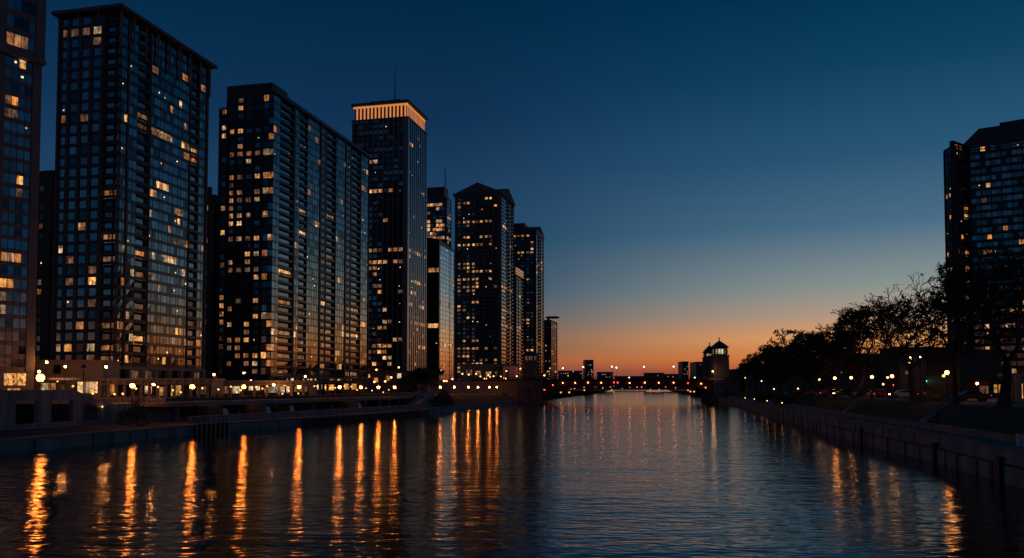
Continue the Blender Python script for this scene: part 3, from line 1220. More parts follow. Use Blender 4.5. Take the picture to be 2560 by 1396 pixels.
for i in range(14):
    x = (T.WR - .8) * i / 13
    W.fbox(T.FR, x, x + .8, ZL, zb - .61, -.79, .3, 'beige_stone')
W.prism([tuple(p) for p in T.pts(-.1)], zt, zt + .5, 'black_frame')
F.build(root, 100, 100)
mb = MB()
ztop = zat(662, 208, 311)
mb.fbox((T.C, T.l, -T.u), .9, T.WL, zt + .51, ztop, -12, -.05, 'black_frame')
part('roof_block', mb, root)
mb = MB()
mb.fbox(T.FR, .0, T.WR, zt + .51, zt + 1.6, -.6, .9, 'slate_panel')
mb.fbox(T.FR, 4, T.WR - 6, zt + .51, zt + 4.2, -9, -2.2, 'slate_panel')
part('parapet', mb, root)
for i, (s0, mn) in enumerate(((14, 'shop_white'), (20, 'glass_dull'), (27, 'lit_white'), (33.5, 'shop_white'), (40, 'glass_dull'), (52, 'lit_mid'), (60, 'shop_glow'), (70, 'lit_mid'))):
    mb = MB()
    mb.fbox(T.FR, s0, s0 + 5.2, ZL + .6, zb - .8, -.78, -.7, mn)
    part('shop_window', mb, root)

# --- fourth: square office tower with a lit crown
T = Tower(1018, 600, 430, 878, 1066)
root = T.root('office_tower', 'square dark tower with an orange-lit crown of vertical strips and a mast on top')
F = Facades(6, .045, ['lit_mid', 'lit_bright', 'lit_dim', 'lit_amber', 'lit_pale', 'lit_spot'], GDULL + ['glass_b'], sill=.42, hot=.13, hot_p=.42, warm_low=.08)
zc0, zc1 = zat(1014, 291, 430), zat(1014, 256, 430)
nf = 44
fh = (zc0 - ZL - 6) / nf
cl = []
for i in range(10):
    cl += [('p', .7), ('g', 2.4, 1)]
F.face(T.FL, T.WL, [('p', 2)] + cl + [('p', 1)], ZL + 6, nf, fh, 'tower_concrete', 'black_frame', 'l')
cr = []
for i in range(9):
    cr += [('p', 1.0), ('g', 2.4, 1)]
F.glass = GL
F.p, F.hot, F.floor_p = .03, .1, {}
F.face(T.FR, T.WR, [('p', 1.6)] + cr + [('p', 1.4)], ZL + 6, nf, fh, 'grey_metal', 'spandrel_glass', 'r')
W = F.wall
W.prism([tuple(p) for p in T.pts(.1)], ZL, ZL + 6, 'dark_stone')
W.prism([tuple(p) for p in inset(T.pts(0), .93)], zc0, zc1, 'black_frame')
W.prism([tuple(p) for p in T.pts(.4)], zc0 - .6, zc0, 'dark_stone')
W.prism([tuple(p) for p in T.pts(.5)], zc1, zc1 + 1.4, 'dark_stone')
T.blank(W, ZL, zc0 - .61, 'dark_stone')
F.build(root, 100)
for FF, L in ((T.FL, T.WL), (T.FR, T.WR)):
    n = 14
    for i in range(n):
        s0 = L * (.04 + .93 * i / n)
        mb = MB()
        mb.fbox(FF, s0, s0 + L / n * .45, zc0 + .01, zc1 - .01, -.85, -.8, 'crown_glow')
        part('crown_strip', mb, root)
    mb = MB()
    mb.fbox(FF, .3, L - .3, zc1 - 1.1, zc1 - .02, -.79, -.74, 'crown_glow')
    part('crown_band', mb, root)
mb = MB()
mb.prism([tuple(p) for p in inset(T.pts(0), .55)], zc1 + 1.4, zc1 + 4.6, 'slate_panel')
part('penthouse', mb, root)
cc = T.C + T.u * T.WR * .5 + T.l * T.WL * .42
mb = MB()
mb.tube([(cc.x, cc.y, zc1 + 4.6), (cc.x, cc.y, zc1 + 12), (cc.x, cc.y, zat(982, 168, 446))], [.45, .3, .14], 6, 'dark_metal')
part('mast', mb, root)
cc = T.C + T.u * T.WR * .3 + T.l * T.WL * .62
mb = MB()
mb.ball((cc.x, cc.y, zc1 + 5.0), .35, 'tail_glow', 8, 6)
part('beacon', mb, root)


def simple_tower(px, py, D, lpx, rpx, top_py, seed, name, label, cl, cr, wl, wr, nf, p=.08, pr=.04, glass=GDULL, glass_r=GL, cap=60, cat='tower', hot=.08, sill=.3, top=True, base=6, lits=LITS):
    T = Tower(px, py, D, lpx, rpx)
    root = T.root(name, label, cat)
    F = Facades(seed, p, lits, glass, sill=sill, hot=hot, hot_p=.45)
    zt = zat(px, top_py, D)
    fh = (zt - ZL - base) / nf
    F.face(T.FL, T.WL, cl, ZL + base, nf, fh, wl, wl, 'l')
    F.glass = glass_r
    F.p, F.floor_p = pr, {}
    F.face(T.FR, T.WR, cr, ZL + base, nf, fh, wr, wr, 'r')
    F.wall.prism([tuple(q) for q in T.pts(.05)], ZL, ZL + base, wl)
    T.blank(F.wall, ZL + base, zt, wl)
    if top:
        F.wall.prism([tuple(q) for q in T.pts(.3)], zt, zt + 1.2, wl)
    return T, root, F, zt


# --- stepped tower with antenna behind
T, root, F, zt = simple_tower(1116, 500, 640, 1050, 1128, 497, 7, 'office_tower', 'stepped dark tower with a thin antenna, half hidden behind the glass wedge', [('p', .6), ('g', 3, 2), ('g', 3, 2), ('g', 3, 2), ('g', 3, 2), ('p', .6)],
                              [('p', .5), ('g', 3, 2), ('g', 3, 2), ('p', .5)], 'black_frame', 'black_frame', 44, .16, .12, hot=.2)
F.build(root, 60)
mb = MB()
z2 = zat(1100, 466, 640)
mb.prism([tuple(q) for q in inset(T.pts(0), .82)], zt + 1.2, z2, 'black_frame')
part('upper_block', mb, root)
cc = at(1113, 466, 645)
mb = MB()
mb.tube([(cc.x, cc.y, z2), (cc.x, cc.y, zat(1113, 418, 645))], [.5, .22], 5, 'dark_metal')
part('antenna', mb, root)

# --- glass wedge
T, root, F, zt = simple_tower(1098, 700, 480, 1064, 1137, 612, 8, 'office_building', 'pale blue glass wedge with a slanted top and one dark vertical slot', [('p', .3), ('g', 6, 1), ('p', .3)],
                              [('g', 4, 2), ('g', 4, 2), ('g', 4, 2), ('g', 4, 2), ('d', 1.3), ('g', 4, 2), ('g', 3, 2)], 'slate_panel', 'spandrel_glass', 30, .06, .01, glass_r=['mirror_glass'], cap=60, sill=.1, top=False, base=4)
mb = MB()
q0, q1 = T.P(0, 0, zt), T.P(T.WR, 0, zt)
b0, b1 = T.P(0, T.WL, zt), T.P(T.WR, T.WL, zt)
up = lambda q, h: (q[0], q[1], q[2] + h)
mb.hexa([q0, q1, b1, b0, up(q0, 3.2), up(q1, 1.2), up(b1, 3), up(b0, 5)], 'slate_panel')
part('roof', mb, root)
F.build(root, 60)


def pediment(mb, FF, L, z, h, over, depth, m):
    O, S, N = FF
    P = lambda s, d, zz: (O[0] + S[0] * s + N[0] * d, O[1] + S[1] * s + N[1] * d, zz)
    a = [P(-over, over, z), P(L / 2, over, z + h), P(L + over, over, z)]
    c = [P(-over, -depth, z), P(L / 2, -depth, z + h), P(L + over, -depth, z)]
    mb.poly([a[0], a[2], a[1]], m)
    mb.poly([c[0], c[1], c[2]], m)
    mb.poly([a[0], a[1], c[1], c[0]], m)
    mb.poly([a[1], a[2], c[2], c[1]], m)
    mb.poly([a[0], c[0], c[2], a[2]], m)


# --- pedimented tower
T, root, F, zt = simple_tower(1252, 600, 560, 1137, 1284, 490, 9, 'apartment_tower', 'stone tower crowned by triangular pediments over both visible faces',
                              [('p', 1.6), ('w', 2.2), ('p', .6), ('w', 2), ('w', 2), ('p', .7), ('w', 2), ('w', 2), ('w', 2), ('p', .7), ('w', 2), ('w', 2), ('p', .6), ('w', 2.2), ('p', 1.2)],
                              [('p', 1), ('g', 9, 4), ('g', 6, 3), ('p', .8), ('b', 5), ('p', 1), ('g', 6, 3), ('p', .6), ('b', 5), ('p', .8)], 'dark_stone', 'dark_stone', 48, .11, .03, hot=.1, cap=100, sill=.3, glass_r=['glass_c', 'glass_a', 'glass_c'], lits=['lit_mid', 'lit_amber', 'lit_bright', 'lit_dim', 'lit_spot'])
F.build(root, 100, 60)
mb = MB()
mb.prism([tuple(q) for q in T.pts(1.0)], zt + 1.2, zt + 3.2, 'dark_stone')
part('cornice', mb, root)
hp = zat(1190, 450, 556) - zt - 3.2
mb = MB()
pediment(mb, (T.C - T.l * 1 + T.l * 2.5, T.l, -T.u), T.WL - 3, zt + 3.2, hp, 1.0, T.WR - 2, 'dark_stone')
part('pediment', mb, root)
mb = MB()
pediment(mb, (T.C + T.u * 3, T.u, -T.l), T.WR - 5, zt + 3.2, hp * .95, 1.0, T.WL * .5, 'dark_stone')
part('pediment', mb, root)

# --- narrow block with a lit orange cornice
T, root, F, zt = simple_tower(1290, 800, 655, 1270, 1308, 690, 10, 'apartment_building', 'narrow block with a glowing orange cornice between the two pedimented towers', [('p', 1), ('w', 2), ('p', 1)],
                              [('p', .6), ('g', 3, 2), ('p', .6), ('g', 3, 2), ('b', 4), ('p', .6)], 'dark_stone', 'dark_stone', 30, .1, .04, cap=30, cat='building')
F.build(root, 30, 30)
for k in range(3):
    mb = MB()
    mb.fbox(T.FR, .2, T.WR - .2, zt + 1.3 + k * 2.2, zt + 2.4 + k * 2.2, -.5, .5, 'cornice_glow')
    part('cornice_light', mb, root)
mb = MB()
mb.prism([tuple(q) for q in T.pts(-.6)], zt + 1.21, zt + 8, 'dark_stone')
part('attic', mb, root)

# --- far pedimented tower
T, root, F, zt = simple_tower(1340, 750, 720, 1276, 1359, 585, 11, 'apartment_tower', 'farther slim tower with one small pediment and stacks of pale balconies',
                              [('p', 1), ('w', 2), ('w', 2), ('p', .6), ('w', 2), ('w', 2), ('w', 2), ('p', 1)], [('p', .5), ('g', 4, 2), ('d', 3), ('b', 5), ('d', 3), ('g', 3, 1), ('b', 4), ('p', .5)], 'black_frame', 'slate_panel', 44, .08, .02, glass_r=['glass_c', 'glass_b', 'glass_d'], hot=.05)
F.build(root, 60, 80)
mb = MB()
mb.prism([tuple(q) for q in T.pts(.8)], zt + 1.2, zt + 3, 'black_frame')
part('cornice', mb, root)
mb = MB()
pediment(mb, (T.C + T.u * .5, T.u, -T.l), T.WR - 1, zt + 3, zat(1348, 563, 730) - zt - 3, .8, 12, 'dark_stone')
part('pediment', mb, root)
mb = MB()
mb.fbox(T.FL, T.WL * .45, T.WL, zt + 3, zat(1300, 557, 722), -18, -1, 'black_frame')
part('penthouse', mb, root)

# --- round-capped tower
T, root, F, zt = simple_tower(1378, 860, 880, 1360, 1393, 803, 12, 'apartment_tower', 'lowest dark tower beside the sunset, capped by a floating round disc', [('p', .6), ('w', 2), ('w', 2), ('w', 2), ('p', .6)],
                              [('p', .4), ('w', 2), ('w', 2), ('p', .4), ('b', 4), ('p', .4)], 'black_frame', 'black_frame', 24, .22, .15, cap=40, hot=0)
F.build(root, 40, 30)
c = at(1380, 800, 892)
mb = MB()
mb.lathe([(1.5, 0), (1.5, 3.0)], 10, 'black_frame', (c.x - 4, c.y, zt + 1.2))
part('stair_head', mb, root)
mb = MB()
mb.lathe([(7.2, 0), (7.6, .5), (7.4, 1.4), (6, 1.7)], 24, 'black_frame', (c.x + .6, c.y, zt + 4.0))
part('roof_disc', mb, root)

# --- neighbour standing behind the faceted tower, mirrored in the glass of the towers across the river
T = Tower(2490, 900, 583, 2450, 2700, R(60))
root = T.root('apartment_tower', 'dark tower behind the faceted tower, only mirrored in glass across the river')
F = Facades(15, .12, LITS, GDULL)
F.face(T.FL, T.WL, [('p', 1), ('w', 3), ('w', 3), ('p', 1)], ZR, 38, 3.1, 'dark_stone', 'dark_stone', 'l')
T2 = (T.C + T.l * T.WL, T.u, T.l)
F.face(T2, T.WR, [('p', 1), ('w', 3), ('w', 3), ('w', 3), ('w', 3), ('p', 1)], ZR, 38, 3.1, 'dark_stone', 'dark_stone', 'm')
F.wall.fbox(T.FR, 0, T.WR, ZR, ZR + 38 * 3.1, -1.3, 0, 'dark_stone')
F.wall.fbox((T.C + T.u * T.WR, T.l, T.u), 0, T.WL, ZR, ZR + 38 * 3.1, -1.3, 0, 'dark_stone')
F.wall.prism([tuple(p) for p in T.pts(.2)], ZR + 38 * 3.1, ZR + 38 * 3.1 + 1, 'dark_stone')
F.build(root, 20)

# --- faceted tower over the park
pts_px = [(2362, 338), (2386, 330), (2426, 338), (2700, 318), (2760, 380), (2420, 390)]
zt = zat(2440, 320, 330)
P2 = [at(px, 500, D).to_2d() for px, D in pts_px]
root = thing('apartment_tower', 'dark faceted tower with a grid of wide windows behind the largest park tree', 'tower', (P2[2].x + 20, P2[2].y + 20, ZR))
F = Facades(13, .07, ['lit_amber', 'lit_mid', 'lit_dim', 'lit_spot', 'lit_amber'], ['glass_f', 'glass_f', 'glass_dull', 'glass_e'], sill=.42, hot=.1, hot_p=.25, run=.15)
zt1 = [zat(2370, 372, 334), zat(2400, 350, 334), zat(2440, 345, 328)]


def seg(A, B_, cols, ztop, nfl, wall, sp, key):
    S = (B_ - A).normalized()
    N = Vector((S.y, -S.x))
    if N.dot(A) > 0:
        N = -N
    F.face((A, S, N), (B_ - A).length, cols, ZR, nfl, (ztop - ZR) / nfl, wall, sp, key)
    return (A, S, N), (B_ - A).length


F.p, F.hot, F.lamp_p = .22, .1, .08
F.glass = ['glass_f', 'glass_a', 'glass_f', 'glass_dull']
f0, L0 = seg(P2[0], P2[1], [('p', .3), ('w', 2), ('w', 2), ('b', 2)], zt1[0], 33, 'black_frame', 'black_frame', 'a')
f1, L1 = seg(P2[1], P2[2], [('p', .3), ('w', 2), ('w', 1.6), ('b', 2.6), ('p', .2)], zt1[0] + 1.5, 33, 'black_frame', 'black_frame', 'b')
F.p, F.hot, F.floor_p, F.lamp_p = .07, .12, {}, .05
mc = []
for i in range(10):
    mc += [('p', .5), ('g', 4.0, 2)]
f2, L2 = seg(P2[2], P2[3], mc + [('p', .7)], zt1[2] - 1.5, 33, 'black_frame', 'black_frame', 'c')
fp = [P2[0], P2[1], P2[2], P2[3], P2[4], P2[5]]
F.wall.prism([tuple(q) for q in fp], zt1[0] + .02, zt1[0] + .5, 'black_frame')
F.wall.fbox(f2, 0, L2, zt1[2] - 1.5, zt1[2] + .3, -1.5, -.05, 'slate_panel')
F.wall.fbox(f1, 0, L1, zt1[0] + 1.5, zt1[0] + 2.2, -1.5, .1, 'slate_panel')
F.build(root, 100, 60)
zA, zB, zC = zt1[2] + .31, zat(2445, 318, 335), zat(2510, 305, 335)
O_, S_, N_ = f2


def roof_piece(name, s0, s1, d0, d1, za, h0, h1):
    P = lambda s_, d_, z: (O_[0] + S_[0] * s_ + N_[0] * d_, O_[1] + S_[1] * s_ + N_[1] * d_, z)
    mb = MB()
    mb.hexa([P(s0, -d1, za), P(s1, -d1, za), P(s1, -d0, za), P(s0, -d0, za), P(s0, -d1, h0), P(s1, -d1, h1), P(s1, -d0, h1), P(s0, -d0, h0)], 'slate_panel')
    part(name, mb, root)


roof_piece('sloping_roof', -3.2, 3.6, 1.2, 18, zA - .6, zA - .2, zB)
roof_piece('penthouse', 3.61, L2 - .5, 1.2, 22, zA, zB, zB)
roof_piece('roof_block', 11, L2 - .6, 3, 20, zB + .01, zC - .5, zC)

# ------------------------------------------------------------------ low buildings on the tower side
def low_building(name, label, px0, px1, py_top, D, depth, zg, wall, wins, cat='building', roof_m=None, over=.5, piers=0, glazed=None):
    A, B_ = at(px0, HOR, D), at(px1, HOR, D)
    zt = zat((px0 + px1) / 2, py_top, D)
    o = thing(name, label, cat, ((A.x + B_.x) / 2, D + depth / 2, zg))
    mb = MB()
    mb.box(A.x, B_.x, D, D + depth, zg, zt, wall)
    part('wall', mb, o)
    mb = MB()
    mb.box(A.x - over, B_.x + over, D - over, D + depth, zt + .004, zt + .45, roof_m or wall)
    part('roof', mb, o)
    if glazed:
        mb = MB()
        mb.box(A.x + .3, B_.x - .3, D - .018, D - .004, zg + .05, zat((px0 + px1) / 2, glazed, D), 'glass_dull')
        part('glazing', mb, o)
        mb = MB()
        zf = zat((px0 + px1) / 2, glazed, D)
        mb.box(A.x - .3, B_.x + .3, D - 1.5, D - .005, zf + .02, zf + .3, wall)
        part('awning_slab', mb, o)
    for (x0, x1, y0, y1, mn) in wins:
        a_, c_ = at(x0, y1, D), at(x1, y0, D)
        mb = MB()
        mb.box(a_.x, c_.x, D - .06, D - .02, a_.z, c_.z, mn)
        wn = part('window', mb, o)
        mb = MB()
        r = .09
        mb.box(a_.x - r, a_.x, D - .14, D - .01, a_.z, c_.z, 'dark_metal')
        mb.box(c_.x, c_.x + r, D - .14, D - .01, a_.z, c_.z, 'dark_metal')
        mb.box(a_.x - r, c_.x + r, D - .14, D - .01, c_.z + .003, c_.z + .1, 'dark_metal')
        fr = part('frame', mb, wn)
    for i in range(piers):
        x = A.x + (B_.x - A.x) * (i + .5) / piers
        mb = MB()
        mb.box(x - .35, x + .35, D - .5, D - .15, zg, zt, wall)
        part('pier', mb, o)
    return o, zt


low_building('shop_building', 'beige two storey shop building with glowing curtained window in front of the brown building', 86, 255, 905, 205, 9, ZL, 'beige_stone',
             [(135, 152, 914, 935, 'glass_dull'), (104, 120, 958, 984, 'shop_glow'), (152, 165, 962, 980, 'lit_dim'), (192, 212, 955, 983, 'curtain_glow'), (214, 245, 955, 983, 'curtain_glow'), (120, 140, 958, 984, 'lit_mid'), (60, 84, 946, 975, 'shop_glow')])
low_building('canopy_building', 'low beige arcade with lit shop fronts at the foot of the canopy-roofed tower', 262, 530, 951, 200, 8, ZL, 'beige_stone',
             [(275, 288, 962, 988, 'lit_amber'), (318, 330, 958, 990, 'glass_dull'), (362, 380, 965, 985, 'shop_glow'), (398, 412, 968, 990, 'lit_mid'), (428, 458, 964, 990, 'shop_glow'), (492, 520, 966, 986, 'lit_dim')], piers=13, glazed=962)
low_building('restaurant_pavilion', 'low flat-roofed restaurant with white lit interior and slender beige posts', 530, 775, 956, 210, 8, ZL, 'beige_stone',
             [(534, 545, 966, 984, 'lit_mid'), (553, 576, 966, 984, 'lit_dim'), (580, 600, 966, 984, 'shop_white'), (622, 650, 966, 976, 'shop_white'), (662, 712, 966, 982, 'lit_white'), (716, 724, 966, 983, 'shop_white'), (735, 770, 966, 980, 'lit_dim')], piers=8, glazed=963.5)
low_building('terrace_building', 'low restaurant terrace glowing with strings of white lamps below the long slab tower', 772, 905, 955, 232, 8, ZL, 'dark_stone',
             [(786, 806, 962, 974, 'shop_white'), (812, 840, 962, 976, 'shop_glow'), (858, 896, 960, 974, 'shop_glow')], glazed=959, piers=7)
low_building('corner_building', 'dim building at the foot of the crowned tower, lit by scattered street lamps', 925, 1035, 930, 300, 20, ZL, 'dark_stone',
             [(935, 945, 945, 956, 'lit_amber'), (965, 975, 940, 952, 'lit_mid'), (993, 1003, 926 + 8, 946, 'shop_white'), (1010, 1022, 944, 956, 'lit_dim')])
# round canopy
c = at(160, 952, 196)
o = thing('canopy', 'round pale canopy on posts in front of the shop building', 'canopy', (c.x, c.y, ZL))
mb = MB()
mb.lathe([(3.4, 0), (3.6, .1), (3.6, .55), (3.3, .65)], 28, 'white_paint', (c.x, c.y, c.z))
part('roof', mb, o)
for k in range(4):
    mb = MB()
    t_ = k * 1.57 + .6
    mb.bar((c.x + 2.8 * math.cos(t_), c.y + 2.8 * math.sin(t_), ZL), (c.x + 2.8 * math.cos(t_), c.y + 2.8 * math.sin(t_), c.z), .09, 'dark_metal', 6)
    part('post', mb, o)
mb = MB()
mb.ball((c.x - 1, c.y - 1, c.z - .2), .14, 'small_glow', 8, 6)
part('ceiling_light', mb, o)
# ramp on the quay
o = thing('ramp', 'orange-lit concrete ramp rising from the quay at the end of the deck', 'ramp', (bankL(226, 6), 226, 1.5))
mb = MB()
pr_ = [(bankL(219, 5), 219), (bankL(229, 5), 229), (bankL(229, 8), 229), (bankL(219, 8), 219)]
mb.hexa([(bankL(217, 5), 217, 1.5), (bankL(231, 5), 231, 1.5), (bankL(231, 8.5), 231, 1.5), (bankL(217, 8.5), 217, 1.5),
         (bankL(217, 5), 217, 2.2), (bankL(231, 5), 231, 5.2), (bankL(231, 8.5), 231, 5.2), (bankL(217, 8.5), 217, 2.2)], 'beige_stone')
part('slope', mb, o)
mb = MB()
mb.hexa([(bankL(217, 4.7), 217, 1.5), (bankL(231, 4.7), 231, 1.5), (bankL(231, 4.99), 231, 1.5), (bankL(217, 4.99), 217, 1.5),
         (bankL(217, 4.7), 217, 2.9), (bankL(231, 4.7), 231, 5.9), (bankL(231, 4.99), 231, 5.9), (bankL(217, 4.99), 217, 2.9)], 'quay_concrete')
part('parapet', mb, o)
# podium of the pedimented tower
o, zt = low_building('podium_building', 'long low podium with a pale raking cornice below the pedimented tower', 1150, 1262, 912, 430, 14, ZL, 'beige_stone',
                     [(1165, 1180, 925, 938, 'lit_dim'), (1190, 1202, 928, 940, 'lit_mid'), (1215, 1228, 930, 942, 'shop_glow'), (1238, 1246, 920, 936, 'lit_white')])
mb = MB()
c = at(1265, 915, 425)
zt = zat(1265, 917, 425)
mb.lathe([(5.8, ZL - zt), (5.8, 0)], 24, 'glass_b', (c.x, c.y + 4, zt))
part('glass_drum', mb, o)
mb = MB()
mb.lathe([(6.4, 0), (6.6, .3), (6.4, 1.0)], 24, 'beige_stone', (c.x, c.y + 4, zt + .01))
part('drum_cornice', mb, o)

# ------------------------------------------------------------------ the bridge
YB = 350
ob = thing('bascule_bridge', 'low dark steel bascule bridge with arched underside crossing the river', 'bridge', (at(1570, HOR, YB).x, YB, 0))
prof = [(1352, 1000), (1381, 990), (1400, 981), (1420, 974), (1450, 969), (1500, 965), (1570, 963), (1640, 964), (1700, 966), (1745, 970), (1770, 978), (1790, 992)]
for dep in (0, 15):
    mb = MB()
    for (x0, y0), (x1, y1) in zip(prof, prof[1:]):
        a_, c_ = at(x0, y0, YB), at(x1, y1, YB)
        ta = zat(x0, 952, YB)
        mb.hexa([(a_.x, YB + dep, a_.z), (c_.x, YB + dep, c_.z), (c_.x, YB + dep + .8, c_.z), (a_.x, YB + dep + .8, a_.z),
                 (a_.x, YB + dep, ta), (c_.x, YB + dep, ta), (c_.x, YB + dep + .8, ta), (a_.x, YB + dep + .8, ta)], 'bridge_steel')
    part('girder', mb, ob)
mb = MB()
xl, xr = at(1180, HOR, YB).x, at(1900, HOR, YB).x
zd = zat(1570, 951.5, YB)
mb.box(xl, xr, YB - 1.2, YB + 17, zd, zd + .5, 'bridge_steel')
part('deck', mb, ob)
mb = MB()
mb.box(xl, xr, YB - 1.3, YB - 1.15, zd + 1.35, zd + 1.5, 'rust_steel')
n = 150
for i in range(n):
    x = xl + (xr - xl) * i / n
    mb.box(x, x + .3, YB - 1.3, YB - 1.18, zd + .5, zd + 1.35, 'bridge_steel')
part('railing', mb, ob)
for px, py, mn in ((1382, 963, 'red_glow'), (1361, 975, 'red_glow'), (1407, 958, 'amber_glow'), (1438, 957.5, 'amber_glow'), (1470, 957, 'amber_glow'), (1503, 957.5, 'amber_glow'), (1535, 956.5, 'red_glow'), (1544, 957, 'red_glow'),
                   (1574, 958, 'amber_glow'), (1612, 957, 'amber_glow'), (1647, 957.5, 'amber_glow'), (1684, 957, 'amber_glow'), (1720, 958, 'red_glow'), (1753, 959.5, 'amber_glow'), (1764, 969.5, 'globe_pale')):
    mb = MB()
    q = at(px, py, YB - .6)
    mb.ball(tuple(q),   .34 if mn == 'globe_pale' else .23, mn, 8, 6)
    part('navigation_light', mb, ob)


def bridge_house(name, label, px, D, hw, z_base, z_body, z_eave, z_apex, flat=False, base_hw=None, sides=4):
    stone = 'dark_stone' if flat else 'weathered_stone'
    c = at(px, HOR, D)
    o = thing(name, label, 'bridge house', (c.x, D, z_base))
    rot = math.pi / 4
    sq = math.sqrt(2) if sides == 4 else 1.08

    def ring(r, z):
        return [(c.x + r * sq * math.cos(2 * math.pi * i / sides + math.pi / sides), D + hw + r * sq * math.sin(2 * math.pi * i / sides + math.pi / sides), z) for i in range(sides)]

    def loft(mb, rs, m):
        a = len(mb.v)
        k = mb.mi(m)
        for r, z in rs:
            mb.v += ring(r, z)
        for j in range(len(rs) - 1):
            for i in range(sides):
                q = (i + 1) % sides
                mb.f.append((a + j * sides + i, a + j * sides + q, a + (j + 1) * sides + q, a + (j + 1) * sides + i))
                mb.m.append(k)
        mb.f.append(tuple(a + (len(rs) - 1) * sides + i for i in range(sides)))
        mb.m.append(k)
    mb = MB()
    loft(mb, [(hw * 1.06, z_base), (hw * 1.02, z_body - .5), (hw * 1.12, z_body - .4), (hw * 1.12, z_body)], stone)
    part('body', mb, o)
    wz0, wz1 = z_body + .5, z_eave - .45
    ch = hw * .84 if not flat else hw * .98
    mb = MB()
    loft(mb, [(ch, z_body + .004), (ch, wz0)], 'dark_stone')
    loft(mb, [(ch, wz1), (ch, z_eave)], 'dark_stone')
    loft(mb, [(hw * .5, wz0 + .004), (hw * .5, wz1 - .004)], 'cabin_glow' if not flat else 'dark_stone')
    for i in range(sides):
        A, B_ = Vector(ring(ch - .12, wz0)[i]), Vector(ring(ch - .12, wz0)[(i + 1) % sides])
        n = 4 if sides == 4 else 2
        for k in range(n + 1):
            q = A.lerp(B_, k / n)
            r = .3 if k in (0, n) else .12
            mb.box(q.x - r, q.x + r, q.y - r, q.y + r, wz0 + .002, wz1 - .002, 'dark_stone')
    part('cabin', mb, o)
    for i in range(sides):
        A, B_ = Vector(ring(ch - .2, 0)[i]), Vector(ring(ch - .2, 0)[(i + 1) % sides])
        n = 4 if sides == 4 else 2
        for k in range(n):
            a_, c_ = A.lerp(B_, (k + .14) / n), A.lerp(B_, (k + .86) / n)
            zm = (wz0 + wz1) / 2
            mb = MB()
            mn = ('lit_pale', 'cabin_lit', 'cabin_lit', 'lit_dim')[k] if not flat else 'lit_dim'
            for za, zb_ in ((wz0, zm - .06), (zm + .06, wz1)):
                mb.poly([(a_.x, a_.y, za), (c_.x, c_.y, za), (c_.x, c_.y, zb_), (a_.x, a_.y, zb_)], mn)
            part('window', mb, o)
    mb = MB()
    hh = z_apex - z_eave
    loft(mb, [(hw * 1.02, z_eave + .002), (hw * 1.04, z_eave + .35), (hw * .98, z_eave + .4), (hw * .86, z_eave + hh * .3), (hw * .62, z_eave + hh * .55), (hw * .36, z_eave + hh * .78), (hw * .12, z_apex)] if not flat else
         [(hw * 1.2, z_eave + .002), (hw * 1.25, z_eave + .4), (hw * .9, z_eave + hh * .6), (hw * .35, z_apex)], 'slate_panel')
    part('roof', mb, o)
    mb = MB()
    h = 1.6 if not flat else .5
    mb.lathe([(.28, 0), (.16, h * .5), (.34, h * .7), (.08, h)], 8, 'dark_metal', (c.x, D + hw, z_apex))
    part('finial', mb, o)
    return o


DB = 349
zz = lambda py, D=DB: zat(1600, py, D)
bridge_house('bridge_house', 'stone bridge house with a steep roof and lit cabin, standing tallest beside the orange glow', 1804, DB, 3.2, zz(947), zz(888), zz(870), zz(852))
bridge_house('bridge_house', 'smaller lit bridge house on the far side of the roadway, peeking past the taller one', 1778, DB + 26, 2.6, zz(947, DB + 26), zz(893, DB + 26), zz(882, DB + 26), zz(864, DB + 26))
bridge_house('bridge_house', 'dark round-roofed bridge house in front of the far slim tower', 1327, DB, 2.9, zz(947), zz(904), zz(888), zz(879), True, sides=8)
for label, px0, px1, D0, D1 in (('dark stone bridge pier rising from the water beside the tower side quay', 1293, 1356, YB - 3, YB + 20), ('dark stone bridge pier under the taller lit bridge house', 1788, 1850, YB - 3, YB + 22)):
    o = thing('bridge_pier', label, 'pier', (at((px0 + px1) / 2, HOR, D0).x, D0, 0))
    x0, x1 = at(px0, HOR, D0).x, at(px1, HOR, D0).x
    mb = MB()
    mb.box(x0, x1, D0, D1, -1, zd - .01, 'dark_stone')
    part('body', mb, o)
    mb = MB()
    mb.box(x0 - .3, x1 + .3, D0 - .3, D1 + .3, -1, 1.2, 'dark_stone')
    part('footing', mb, o)
    mb = MB()
    mb.box(x0 - .2, x1 + .2, D0 - .25, D0 - .01, zd - 1.2, zd - .3, 'dark_stone')
    part('string_course', mb, o)
    mb = MB()
    xc = (x0 + x1) / 2
    mb.box(xc - 1.1, xc + .2, D0 - .1, D0 - .02, 3.2, 6.6, 'black_frame')
    part('niche', mb, o)
o = thing('abutment_wall', 'orange-lit concrete abutment wall leading from the quay lamps to the bridge', 'wall', (at(1200, HOR, 345).x, 345, ZL))
mb = MB()
mb.box(at(1060, HOR, 352).x, at(1293, HOR, 352).x, 352, 353, 1, zat(1200, 953, 352), 'beige_stone')
part('body', mb, o)
mb = MB()
mb.box(at(1060, HOR, 352).x, at(1292, HOR, 352).x, 351.7, 353.2, zat(1200, 953, 352) + .004, zat(1200, 953, 352) + .4, 'dark_stone')
part('coping', mb, o)
o = thing('abutment_wall', 'dark abutment wall on the park side behind the low trees', 'wall', (at(1900, HOR, 352).x, 352, ZR))
mb = MB()
mb.box(at(1850, HOR, 352).x, at(2010, HOR, 352).x, 352, 353, 1, zat(1900, 953, 352), 'dark_stone')
part('body', mb, o)

# ------------------------------------------------------------------ lamps
def bulb(o, energy, colr, r):
    l = bpy.data.lights.new('bulb', 'POINT')
    l.energy = energy
    l.color = colr
    l.shadow_soft_size = r
    ob_ = bpy.data.objects.new('bulb', l)
    col.objects.link(ob_)
    ob_.parent = o


